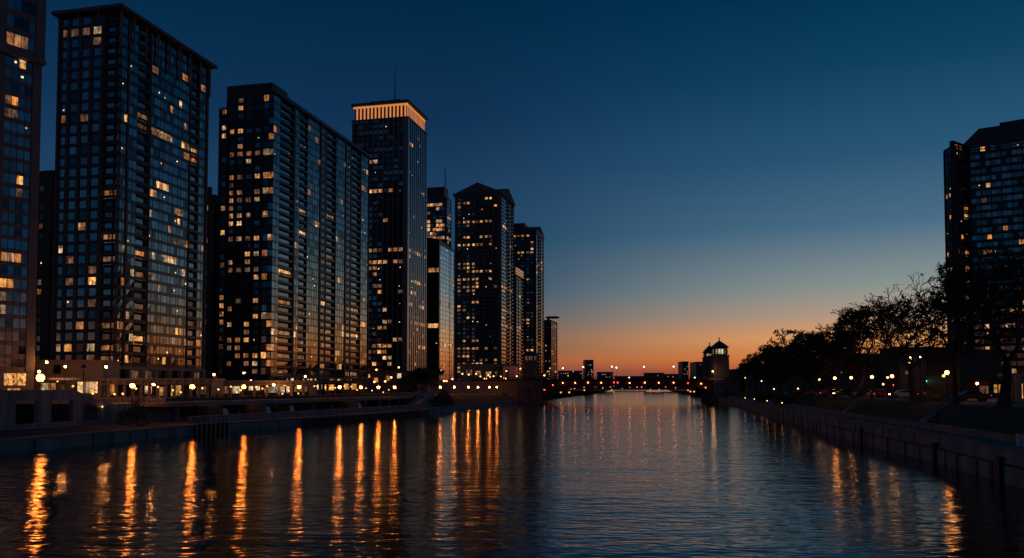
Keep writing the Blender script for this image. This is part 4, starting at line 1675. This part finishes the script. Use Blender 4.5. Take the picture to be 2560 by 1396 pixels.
def lamp_proto(name, gmat, r, style, energy=0, colr=(1, .28, .035)):
    o = thing(name, None, 'street lamp')
    mb = MB()
    if style == 'globe':
        mb.lathe([(.22, 0), (.22, .12), (.14, .2), (.07, .35), (.06, .92), (.1, .94), (.12, .97), (.12, 1.0)], 10, 'dark_metal')
    elif style == 'pillar':
        mb.lathe([(.36, 0), (.36, .08), (.28, .12), (.24, .3), (.10, .36), (.07, .9), (.14, .95), (.14, 1.0)], 10, 'dark_metal')
    else:
        mb.lathe([(.14, 0), (.1, .1), (.06, .2), (.05, 1.0)], 6, 'dark_metal')
    part('pole', mb, o, local=True)
    mb = MB()
    mb.ball((0, 0, 0), r, gmat, 14 if r > .3 else 10, 8)
    part('globe', mb, o, local=True, smooth=True)
    if energy and r > .25:
        mb = MB()
        mb.ball((0, 0, 0), r * .62, 'core_glow', 12, 8)
        part('core', mb, o, local=True, smooth=True)
    mb = MB()
    mb.lathe([(r * .5, r * .9), (r * .3, r * 1.15), (r * .08, r * 1.5)], 8, 'dark_metal')
    part('cap', mb, o, local=True)
    if energy:
        bulb(o, energy, colr, r * .55)
    return o


def place_lamp(proto, px, py, D, zg, label, group, used):
    o = proto if proto.name not in used else copy_tree(proto)
    used.add(proto.name)
    q = at(px, py, D)
    o.location = (q.x, q.y, zg)
    h = max(1.0, q.z - zg)
    for ch in o.children:
        if ch.name.startswith('pole'):
            ch.scale = (1, 1, h - .25)
        else:
            ch.location = (0, 0, h)
    tag(o, label, 'street lamp', group)
    return o


used = set()
PA = lamp_proto('globe_lamp', 'globe_glow', .40, 'globe', 1000, (1, .21, .017))
PA2 = lamp_proto('globe_lamp', 'globe_glow', .40, 'globe', 650, (1, .21, .017))
G1 = 'globe lamps along the tower side promenade'
row = [331, 481, 609.5, 748, 849, 902.6, 946, 986.6]
for i, px in enumerate(row):
    py = 965 if px == 331 else 967 + min(2, i * .4)
    D = on_bank(px, py, bankL, 10.5 if px > 400 else 13.5)
    place_lamp(PA, px, py, D, ZL, f'{ORD[i]} globe lamp of the promenade row, counted from stair block to bridge', G1, used)
for i, px in enumerate([1101, 1136, 1171, 1195, 1224, 1242]):
    D = on_bank(px, 968.6, bankL, 8)
    place_lamp(PA2, px, 968.6, D, ZL, f'{ORD[i]} globe lamp of the far quay row, counted from dark quay tree to bridge', G1, used)
PB = lamp_proto('globe_lamp', 'globe_glow', .56, 'globe', 1500, (1, .21, .017))
place_lamp(PB, 101, 945, on_bank(101, 945, bankL, 18), ZL + 2, 'biggest orange globe lamp, above the parking structure with square openings', G1, used)
PC = lamp_proto('globe_lamp', 'globe_pale', .32, 'globe', 900, (1, .33, .07))
for px, py, D, lb in ((98, 930, 170, 'smaller globe lamp just above the biggest one, before the edge tower'), (117, 906, 190, 'high pale lamp in front of the brown building, higher than its neighbours'), (163, 917, 188, 'pale lamp above the round canopy'),
                      (265, 918, 185, 'pale lamp before the corner balconies of the canopy-roofed tower'), (384, 962, 175, 'white lamp over the arcade between two orange globes'), (535, 937, 215, 'lamp high in front of the dark sliver building'),
                      (610, 933, 230, 'upper lamp above the restaurant pavilion'), (627, 953, 225, 'lower lamp above the restaurant pavilion roof'), (684, 963, 205, 'white lamp over the lit arch of the restaurant'), (763, 941, 240, 'pale lamp in front of the slab tower ground floor')):
    place_lamp(PC, px, py, D, ZL, lb, 'street lamps among the shops', used)
glow('shop_lamp', (1, .40, .09), 3.2)
PK = lamp_proto('street_lamp', 'shop_lamp', .16, 'thin')
for px, py in ((150, 978), (182, 966), (232, 984), (286, 986), (307, 985), (340, 972), (395, 968), (432, 976), (452, 981), (506, 971), (546, 974), (577, 967), (592, 981), (602, 976), (640, 968), (656, 972), (668, 966), (706, 985), (722, 978), (746, 984), (786, 966), (793, 966),
               (813, 969), (826, 970), (838, 970), (861, 966), (878, 967), (893, 975), (915, 971), (930, 977), (958, 983), (972, 975)):
    D = on_bank(px, py, bankL, 19)
    place_lamp(PK, px, py, min(D, 250), ZL + .02, 'small amber lamp among the shop fronts on the promenade', 'amber lamps among the shop fronts', used)
# unlit lantern
o = thing('street_lantern', 'dark unlit street lantern with a wide hood on a tall post before the arcade', 'street lamp', (at(208, 985, 150).x, 150, ZL))
zz_ = zat(208, 915, 150)
mb = MB()
mb.bar((o.location.x, 150, ZL), (o.location.x, 150, zz_), .09, 'dark_metal', 8)
part('pole', mb, o)
mb = MB()
mb.lathe([(.12, -.5), (.5, -.3), (.42, -.1), (.15, .2), (.05, .35)], 12, 'dark_metal', (o.location.x, 150, zz_))
part('hood', mb, o)
mb = MB()
mb.ball((o.location.x, 150, zz_ - .45), .3, 'white_paint', 10, 6)
part('lens', mb, o)
PD = lamp_proto('street_lamp', 'small_glow', .34, 'thin')
rnd = random.Random(77)
G2 = 'small lamps between the crowned tower and the bridge'
for px, py, D in ((941, 925, 300), (961, 932, 310), (936, 955, 280), (963, 954, 290), (997, 919, 320), (1003, 938, 330), (978, 944, 290), (1102, 927, 340), (1057, 946, 300), (1082, 947, 300), (1030, 952, 280), (1156, 935, 380), (1172, 937, 390), (1190, 935, 400),
                  (1201, 942, 395), (1215, 947, 380), (1221, 938, 405), (1225, 943, 400), (1234, 941, 410), (1252, 942, 410), (1264, 947, 390), (1292, 941, 400), (1301, 922, 420), (1210, 947, 370), (1131, 948, 340), (1266, 928, 420), (1110, 953, 310), (1116, 953, 315)):
    place_lamp(PD, px, py, D, ZL, 'small bright lamp in the cluster before the pedimented towers', G2, used)
PE = lamp_proto('bridge_lamp', 'white_glow', .3, 'thin')
PE2 = lamp_proto('bridge_lamp', 'lane_glow', .3, 'thin', 420, (1, .5, .2))
zdk = zd + .5
for i, (px, py, D) in enumerate(((1361, 939, 351), (1407, 921, 351), (1458, 918, 351), (1530, 917, 365), (1541, 919.5, 351), (1610, 917.5, 351), (1684, 917, 351), (1573, 944, 351), (1737, 944, 351), (1782, 929, 345.5))):
    place_lamp(PE2 if px == 1782 else PE, px, py, D, zdk - (.6 if py > 935 else 0), ['short lamp at the bridge railing by the round-roofed house', 'bridge lamp next to the round-capped tower', 'bridge lamp before the white-windowed far block', 'bridge lamp on the far side of the deck, one of a close pair',
                                                              'bridge lamp on the near side of the deck, one of a close pair', 'bridge lamp at the middle of the span', 'bridge lamp between mid span and the lit bridge houses', 'low bright lamp on the deck just before mid span', 'low bright lamp on the deck close to the lit bridge houses', 'lamp at the foot of the taller lit bridge house'][i], 'lamps on the bridge', used)
PF = lamp_proto('street_lamp', 'far_glow', .48, 'thin')
G3 = 'distant lamps beyond the bridge'
for px, py, D in ((1427, 972, 520), (1436, 971, 530), (1402, 981, 430), (1460, 968, 600), (1461, 976, 560), (1423, 985, 440), (1507, 970.5, 760), (1526, 968, 900), (1529, 981, 800), (1575, 969, 1300), (1556, 973, 1200), (1626, 981, 900), (1664, 968, 1000), (1689, 970, 900), (1720, 976, 600), (1726, 985, 520), (1735, 985, 500), (1648, 982, 900), (1375, 921, 600), (1389, 930, 640), (1420, 940, 700), (1480, 930, 900), (1433, 929, 900)):
    place_lamp(PF, px, py, D, 3 if D > 600 else ZL - 1.5, 'tiny distant lamp on the banks beyond the bridge', G3, used)
PG = lamp_proto('street_lamp', 'red_glow', .6, 'thin')  # red lamps on posts added in place of tail lights on the far road
for px, py, D in ((1593, 968.5, 1300), (1604, 968.5, 1250), (1625, 969.5, 1200), (1630, 970, 1150)):
    place_lamp(PG, px, py, D, 3, 'tiny red lamp standing in for car tail lights far beyond the bridge arch', 'red lamps for tail lights beyond the bridge', used)
PH_ = lamp_proto('globe_lamp', 'globe_glow', .30, 'pillar', 40)
PH2 = lamp_proto('globe_lamp', 'globe_glow', .30, 'pillar', 300)
G4 = 'globe lamps along the park road'
right = [(2367, 932, 106), (2230, 941, 130), (2180, 943, 140), (2128, 945, 150), (2087, 946, 166), (2049, 950, 182)]
for i, (px, py, D) in enumerate(right):
    place_lamp(PH2 if px in (2367, 2087) else PH_, px, py, D, ZR, f'{ORD[i]} globe lamp of the park road row, counted from largest tree to bridge', G4, used)
PI_ = lamp_proto('street_lamp', 'small_glow', .2, 'thin')
PIB = lamp_proto('street_lamp', 'lane_glow', .2, 'thin', 260, (1, .36, .1))
for px, py, D, lb in ((2359, 940, 125, 'small lamp hanging just below the nearest park road globe'), (2219, 944, 150, 'small lamp beside the second park road globe'), (2208, 961, 165, 'low pale lamp near the red traffic light'), (2520, 920, 120, 'lamp right behind the thick trunk of the largest tree'),
                      (2534, 947, 118, 'lamp under the beige portico by the largest tree'), (2443, 959, 135, 'small lamp next to the red awning'), (2300, 893, 210, 'upper lamp on the dark building behind the forked tree'), (2310, 891, 212, 'faint upper lamp close to another on the dark building'), (2277, 895, 215, 'upper lamp left of the forked tree trunk'),
                      (2273, 908, 215, 'upper lamp below another beside the forked trunk'), (2323, 911, 200, 'single upper lamp between forked and bare tree'), (1904, 953, 270, 'tiny lamp under the low rounded tree'), (1916, 952, 265, 'tiny lamp beside another under the small feathery tree'), (1930, 952, 260, 'tiny lamp at the end of a row of three under the small trees'),
                      (1863, 945, 330, 'lamp just past the taller lit bridge house'), (1935, 973, 240, 'tiny lamp low on the slope under the squat tree'), (1995, 972, 215, 'low lamp behind the dense dark trees')):
    place_lamp(PIB if px in (2520, 2534, 2443, 2300, 2277) else PI_, px, py, D, ZR, lb, 'small lamps of the park side', used)
# low path lights
PJ = lamp_proto('path_light', 'small_glow', .13, 'thin')
for i, (px, py) in enumerate(((1863, 1004), (1886, 1009), (1918, 1014), (1955, 1021))):
    D = on_bank(px, py, bankR, 1.2)
    q = at(px, py, D)
    place_lamp(PJ, px, py, D, 2.3, f'{ORD[3 - i]} low path light on the park side river walk, counting away from the viewer', 'path lights by the water', used)

# traffic lights
for px, py, D, gm, lb in ((2316, 953, 170, 'green_glow', 'traffic light showing green beyond the forked tree'), (2281, 954, 165, 'green_glow', 'traffic light with pale green lamp beside the forked trunk'), (2230, 963, 150, 'red_glow', 'traffic light glowing red above the parked cars')):
    q = at(px, py, D)
    o = thing('traffic_light', lb, 'traffic light', (q.x, D, ZR))
    mb = MB()
    mb.bar((q.x, D, ZR), (q.x, D, q.z + .4), .07, 'dark_metal', 6)
    part('pole', mb, o)
    mb = MB()
    mb.box(q.x - .2, q.x + .2, D - .3, D - .08, q.z - .8, q.z + .35, 'dark_metal')
    part('housing', mb, o)
    mb = MB()
    mb.ball((q.x, D - .32, q.z), .16, gm, 10, 6)
    part('signal', mb, o)

# ------------------------------------------------------------------ vehicles
def make_car(paint, on=True):
    o = thing('parked_car', None, 'car')
    bm = bmesh.new()
    prof = [(-2.1, .35), (-2.15, .75), (-1.95, .95), (-1.2, 1.0), (-.7, 1.42), (.7, 1.45), (1.25, 1.02), (2.0, .88), (2.15, .65), (2.1, .35)]
    rows = []
    for sx, k in ((-.86, .0), (-.8, .06), (.8, .06), (.86, .0)):
        row = []
        for x, z in prof:
            tuck = .14 if z > 1.1 else 0
            row.append(bm.verts.new((x, (abs(sx) - tuck) * (1 if sx > 0 else -1), z + (k if z > .6 else 0) * .5)))
        rows.append(row)
    for r0, r1 in zip(rows, rows[1:]):
        for i in range(len(prof) - 1):
            bm.faces.new((r0[i], r0[i + 1], r1[i + 1], r1[i]))
        bm.faces.new((r0[-1], r0[0], r1[0], r1[-1]))
    bm.faces.new(rows[0][::-1])
    bm.faces.new(rows[-1])
    me = bpy.data.meshes.new('body')
    bm.to_mesh(me)
    bm.free()
    me.materials.append(MATS[paint])
    part('body', me, o, local=True)
    for s in (-1, 1):
        mb = MB()
        pts = [(-1.1, .745, 1.03), (1.1, .745, 1.03), (.62, .735, 1.38), (-.68, .735, 1.38)]
        mb.poly([(x, s * (y + .0 + (.12 if z < 1.1 else -.0)), z) for x, y, z in pts], 'glass_car')
        part('side_window', mb, o, local=True)
    for x in (-1.3, 1.3):
        for s in (-1, 1):
            mb = MB()
            ring = [(x + .33 * math.cos(i * .524), .33 + .33 * math.sin(i * .524)) for i in range(12)]
            a = len(mb.v)
            mb.v += [(px_, s * .88, pz) for px_, pz in ring] + [(px_, s * .66, pz) for px_, pz in ring]
            k = mb.mi('tyre')
            mb.f += [tuple(range(12)), tuple(range(23, 11, -1))] + [(i, (i + 1) % 12, 12 + (i + 1) % 12, 12 + i) for i in range(12)]
            mb.m += [k] * 14
            part('wheel', mb, o, local=True)
    for s in (-.6, .6):
        mb = MB()
        mb.box(2.08, 2.16, s - .16, s + .16, .62, .76, 'headlight_glow' if on else 'white_paint')
        part('headlight', mb, o, local=True)
        mb = MB()
        mb.box(-2.18, -2.1, s - .18, s + .18, .7, .84, 'tail_glow' if on else 'car_red')
        part('taillight', mb, o, local=True)
    return o


GC = 'cars on the park road'
car_specs = [('car_red', True, 2078, 983, 165, 'red car with lit lamps, seen behind the trunks of the broad leafy tree', -.2), ('car_dark', True, 2113, 982, 160, 'dark car with its lamps on, next to the red one', 3.0), ('car_silver', True, 2163, 981, 152, 'silver car with white headlights between trunk and globe lamp', 2.6),
             ('car_red', True, 2200, 984, 146, 'red car waiting at the red traffic light', .4), ('car_silver', True, 2258, 986, 140, 'pale car driving near the forked trunk with headlights on', 2.9), ('car_dark', True, 2280, 980, 160, 'dark car far behind the forked trunk with headlights on', 2.7),
             ('car_dark', False, 2010, 984, 185, 'dark parked car glimpsed below the dense dark trees', .0), ('car_orange_lit', False, 2040, 984, 178, 'orange-lit parked car below the dense dark trees', .1), ('car_dark', True, 2430, 995, 112, 'dark car with lamps on between bare tree and largest tree', 3.0)]
for paint, on, px, py, D, lb, rz in car_specs:
    o = make_car(paint, on)
    q = at(px, py, D)
    o.location = (q.x, D, ZR + .006)
    o.rotation_euler = (0, 0, rz)
    tag(o, lb, 'car', GC)


def make_van(label, D, wd, cab, boxm, rz):
    x = bankL(D, wd)
    o = thing('delivery_van', label, 'van', (x, D, 1.52), 'vans on the low road', rz)
    mb = MB()
    mb.box(-2.6, 1.1, -.95, .95, .45, 2.3, boxm)
    part('cargo_box', mb, o, local=True)
    mb = MB()
    mb.hexa([(1.12, -.9, .4), (2.9, -.9, .4), (2.9, .9, .4), (1.12, .9, .4), (1.12, -.85, 1.95), (2.0, -.85, 1.9), (2.0, .85, 1.9), (1.12, .85, 1.95)], cab)
    part('cab', mb, o, local=True)
    mb = MB()
    mb.poly([(2.78, -.75, .85), (2.78, .75, .85), (2.14, .75, 1.75), (2.14, -.75, 1.75)], 'glass_car')
    part('windscreen', mb, o, local=True)
    for xx in (-1.7, 2.0):
        for s in (-1, 1):
            mb = MB()
            ring = [(xx + .38 * math.cos(i * .524), .38 + .38 * math.sin(i * .524)) for i in range(12)]
            mb.v += [(px_, s * .97, pz) for px_, pz in ring] + [(px_, s * .7, pz) for px_, pz in ring]
            k = mb.mi('tyre')
            mb.f += [tuple(range(12)), tuple(range(23, 11, -1))] + [(i, (i + 1) % 12, 12 + (i + 1) % 12, 12 + i) for i in range(12)]
            mb.m += [k] * 14
            part('wheel', mb, o, local=True)
    return o


for px, lb, bx in ((535, 'orange-lit van with a white front, first under the deck from the stair block', 'car_orange_lit'), (645, 'second van under the deck, boxy with a white front', 'car_orange_lit'), (705, 'dark boxy van under the deck, closest to the restaurant lights', 'car_dark'), (880, 'van under the far end of the deck, small and orange-lit', 'car_orange_lit')):
    D = on_bank(px, 1022, bankL, 7)
    make_van(lb, D, 7, 'car_white', bx, 1.2)

# ------------------------------------------------------------------ park side walls and rails
t0 = thing('river_wall', 'two-tier grey concrete river wall along the park side', 'river wall', (bankR(90), 90, 0))
yw = [y for y in YR if y <= 348]
m = MB()
wall_seg(m, bankR, yw, 0, .55, -1, 1.25, 'quay_concrete')
part('lower_tier', m, t0)
m = MB()
wall_seg(m, bankR, yw, .35, .9, 1.25, 1.42, 'black_frame')
part('groove', m, t0)
m = MB()
wall_seg(m, bankR, yw, .12, .7, 1.42, 2.42, 'quay_concrete')
part('upper_tier', m, t0)
m = MB()
wall_seg(m, bankR, yw, .05, .85, 2.42, 2.56, 'concrete')
part('coping', m, t0)
m = MB()
y = 20
rnd = random.Random(9)
while y < 200:
    m.fbox(((bankR(y, 0), y), (0, 1), (-1, 0)), 0, .22, -.2, 1.26, -.05, .05 + .06 * rnd.random(), 'black_frame')
    if rnd.random() < .6:
        m.fbox(((bankR(y + 2, .1), y + 2), (0, 1), (-1, 0)), 0, .12, 1.42, 2.4, -.05, .035, 'dark_stone')
    y += rnd.choice((3.0, 4.5, 6))
part('joints', m, t0, 'stuff')
for y in (49, 60, 75, 101):
    m = MB()
    m.fbox(((bankR(y, 0), y), (0, 1), (-1, 0)), 0, .5, -.5, 1.9, -.04, .3, 'black_frame')
    part('fender_post', m, t0)
t1 = thing('railing', 'slim metal railing on the coping of the park side river wall', 'railing', (bankR(60, .5), 60, 2.5))
ys = ysteps(30, 120, 45)
for y in ys[::1][:45]:
    m = MB()
    m.box(bankR(y, .42), bankR(y, .48), y - .03, y + .03, 2.56, 3.5, 'rail_metal')
    part('post', m, t1)
m = MB()
for z in (3.45, 3.0):
    wall_seg(m, bankR, ys, .42, .48, z, z + .05, 'rail_metal')
part('rail', m, t1)
t2 = thing('retaining_wall', 'low concrete kerb wall between river walk and sloping lawn', 'retaining wall', (bankR(90, 4.3), 90, 2.3))
m = MB()
wall_seg(m, bankR, yw, 4.2, 4.6, 2.3, 2.85, 'concrete')
part('body', m, t2)
# ramps with balustrade down to the river walk
for lb, D0, D1, px0 in (('pale balustrade of the ramp cutting the lawn nearest the largest tree', 92, 112, 0), ('pale balustrade of the farther lawn ramp, below the broad leafy tree', 132, 154, 0)):
    o = thing('balustrade', lb, 'balustrade', (bankR(D0, 6), D0, 2.8))
    m = MB()
    n = 9
    pr = None
    for i in range(n + 1):
        f = i / n
        y = D0 + (D1 - D0) * f * .35
        x = bankR(y, 4.7 + 5.6 * f)
        z = 2.85 + 2.2 * f
        m.bar((x, y, z), (x, y, z + 1.0), .055, 'concrete')
        if pr:
            m.bar((pr[0], pr[1], pr[2] + 1), (x, y, z + 1), .07, 'concrete')
            m.bar((pr[0], pr[1], pr[2] + .12), (x, y, z + .12), .09, 'concrete')
            for k in range(1, 4):
                q = [pr[j] + ((x, y, z)[j] - pr[j]) * k / 4 for j in range(3)]
                m.bar((q[0], q[1], q[2]), (q[0], q[1], q[2] + 1), .025, 'concrete', 3)
        pr = (x, y, z)
    part('rails', m, o)
    m = MB()
    y1 = D0 + (D1 - D0) * .35
    for k in range(6):
        f0, f1 = k / 6, (k + 1) / 6
        ya_, yb_ = D0 + (D1 - D0) * .35 * f0, D0 + (D1 - D0) * .35 * f1
        m.hexa([(bankR(ya_, 4.7 + 5.6 * f0), ya_, 2.4 + 2.2 * f0), (bankR(yb_, 4.7 + 5.6 * f1), yb_, 2.4 + 2.2 * f1), (bankR(yb_, 4.7 + 5.6 * f1), yb_ + 2, 2.4 + 2.2 * f1), (bankR(ya_, 4.7 + 5.6 * f0), ya_ + 2, 2.4 + 2.2 * f0),
                (bankR(ya_, 4.7 + 5.6 * f0), ya_, 2.93 + 2.2 * f0), (bankR(yb_, 4.7 + 5.6 * f1), yb_, 2.93 + 2.2 * f1), (bankR(yb_, 4.7 + 5.6 * f1), yb_ + 2, 2.93 + 2.2 * f1), (bankR(ya_, 4.7 + 5.6 * f0), ya_ + 2, 2.93 + 2.2 * f0)], 'concrete')
    part('ramp', m, o)
# bollard-like box by the river walk
q = at(2502, 1115, 62)
o = thing('utility_box', 'small pale box standing on the river walk near the railing', 'box', (bankR(64, 3), 64, 2.3))
mb = MB()
mb.box(o.location.x - .25, o.location.x + .25, 63.8, 64.2, 2.3, 3.35, 'white_paint')
part('cabinet', mb, o)
mb = MB()
mb.box(o.location.x - .3, o.location.x + .3, 63.75, 64.25, 3.354, 3.42, 'dark_metal')
part('lid', mb, o)

# low buildings on the park side, behind the trees
low_building('park_building', 'long dark low building behind the forked and bare trees', 2250, 2420, 872, 225, 12, ZR, 'dark_stone', [(2262, 2272, 928, 936, 'lit_dim'), (2340, 2352, 955, 963, 'lit_amber')])
low_building('park_building', 'dark mid-rise building behind the broad leafy tree, lower than its neighbour', 2150, 2248, 888, 240, 12, ZR, 'dark_stone', [(2196, 2206, 890, 897, 'lit_dim')])
low_building('corner_shop', 'dim street front with glowing doorway beside the thick trunk', 2400, 2505, 880, 150, 12, ZR, 'black_frame', [(2484, 2492, 962, 982, 'shop_glow'), (2496, 2503, 962, 982, 'lit_mid'), (2412, 2440, 960, 984, 'glass_dull'), (2448, 2470, 965, 984, 'lit_dim')])
low_building('portico', 'beige lit portico with square pillars at the picture edge', 2528, 2640, 942, 108, 2.2, ZR, 'beige_stone', [(2550, 2556, 960, 996, 'shop_glow'), (2560, 2600, 955, 996, 'shop_white')], piers=4)
low_building('park_building', 'low dark terrace of buildings behind the dense dark trees, near the bridge', 1868, 2150, 912, 345, 12, ZR, 'dark_stone', [(2100, 2106, 930, 934, 'lit_dim'), (2010, 2015, 934, 938, 'lit_dim')])
q = at(2452, 957, 149)
o = thing('awning', 'small red awning over the dim street front', 'awning', (q.x, 148, q.z))
mb = MB()
mb.hexa([(q.x - 1, 148, q.z - .3), (q.x + 1, 148, q.z - .3), (q.x + 1, 149.8, q.z - .2), (q.x - 1, 149.8, q.z - .2), (q.x - 1, 148, q.z), (q.x + 1, 148, q.z), (q.x + 1, 149.8, q.z + .7), (q.x - 1, 149.8, q.z + .7)], 'red_awning')
part('cover', mb, o)
mb = MB()
mb.bar((q.x, 148.2, q.z - .9), (q.x, 149.8, q.z - .2), .04, 'dark_metal')
part('bracket', mb, o)

# ------------------------------------------------------------------ far buildings beyond the bridge
far = [(1398, 1456, 928, 1000, 'low far block with small lit windows next to the round-capped tower', 10), (1463, 1484, 901, 900, 'taller far block with bright white windows behind the bridge', 10), (1497, 1533, 931, 1100, 'low far block dotted with lights, past the white-windowed one', 10),
       (1617, 1660, 933, 1100, 'flat dark far block at mid span of the bridge', 3), (1662, 1706, 936, 1200, 'flattest far block before the small upright one', 4), (1706, 1722, 905, 1000, 'small upright far block with lit base', 6), (1741, 1772, 906, 700, 'dark far block touching the smaller lit bridge house', 8),
       (1840, 1885, 925, 420, 'dark blocky building beyond the taller bridge house', 4), (1540, 1616, 941, 1500, 'faint low skyline block under the sunset', 3)]
rnd = random.Random(31)
for x0, x1, yt, D, lb, n in far:
    wins = []
    rows = max(1, int((945 - yt) / 7))
    for k in range(n):
        cx = rnd.uniform(x0 + 3, x1 - 4)
        ry = yt + 5 + rnd.randint(0, rows) * 6
        if ry > 942:
            continue
        wins.append((cx, cx + 2.5, ry, ry + 2, rnd.choice(('lit_pale', 'lit_white', 'lit_bright'))))
    # keep windows apart
    ok = []
    for q in wins:
        if all(abs(q[0] - r_[0]) > 4.5 or abs(q[2] - r_[2]) > 4 for r_ in ok):
            ok.append(q)
    low_building('far_building', lb, x0, x1, yt, D, 25, 3, 'slate_panel' if yt < 910 else 'dark_stone', ok, over=.3)
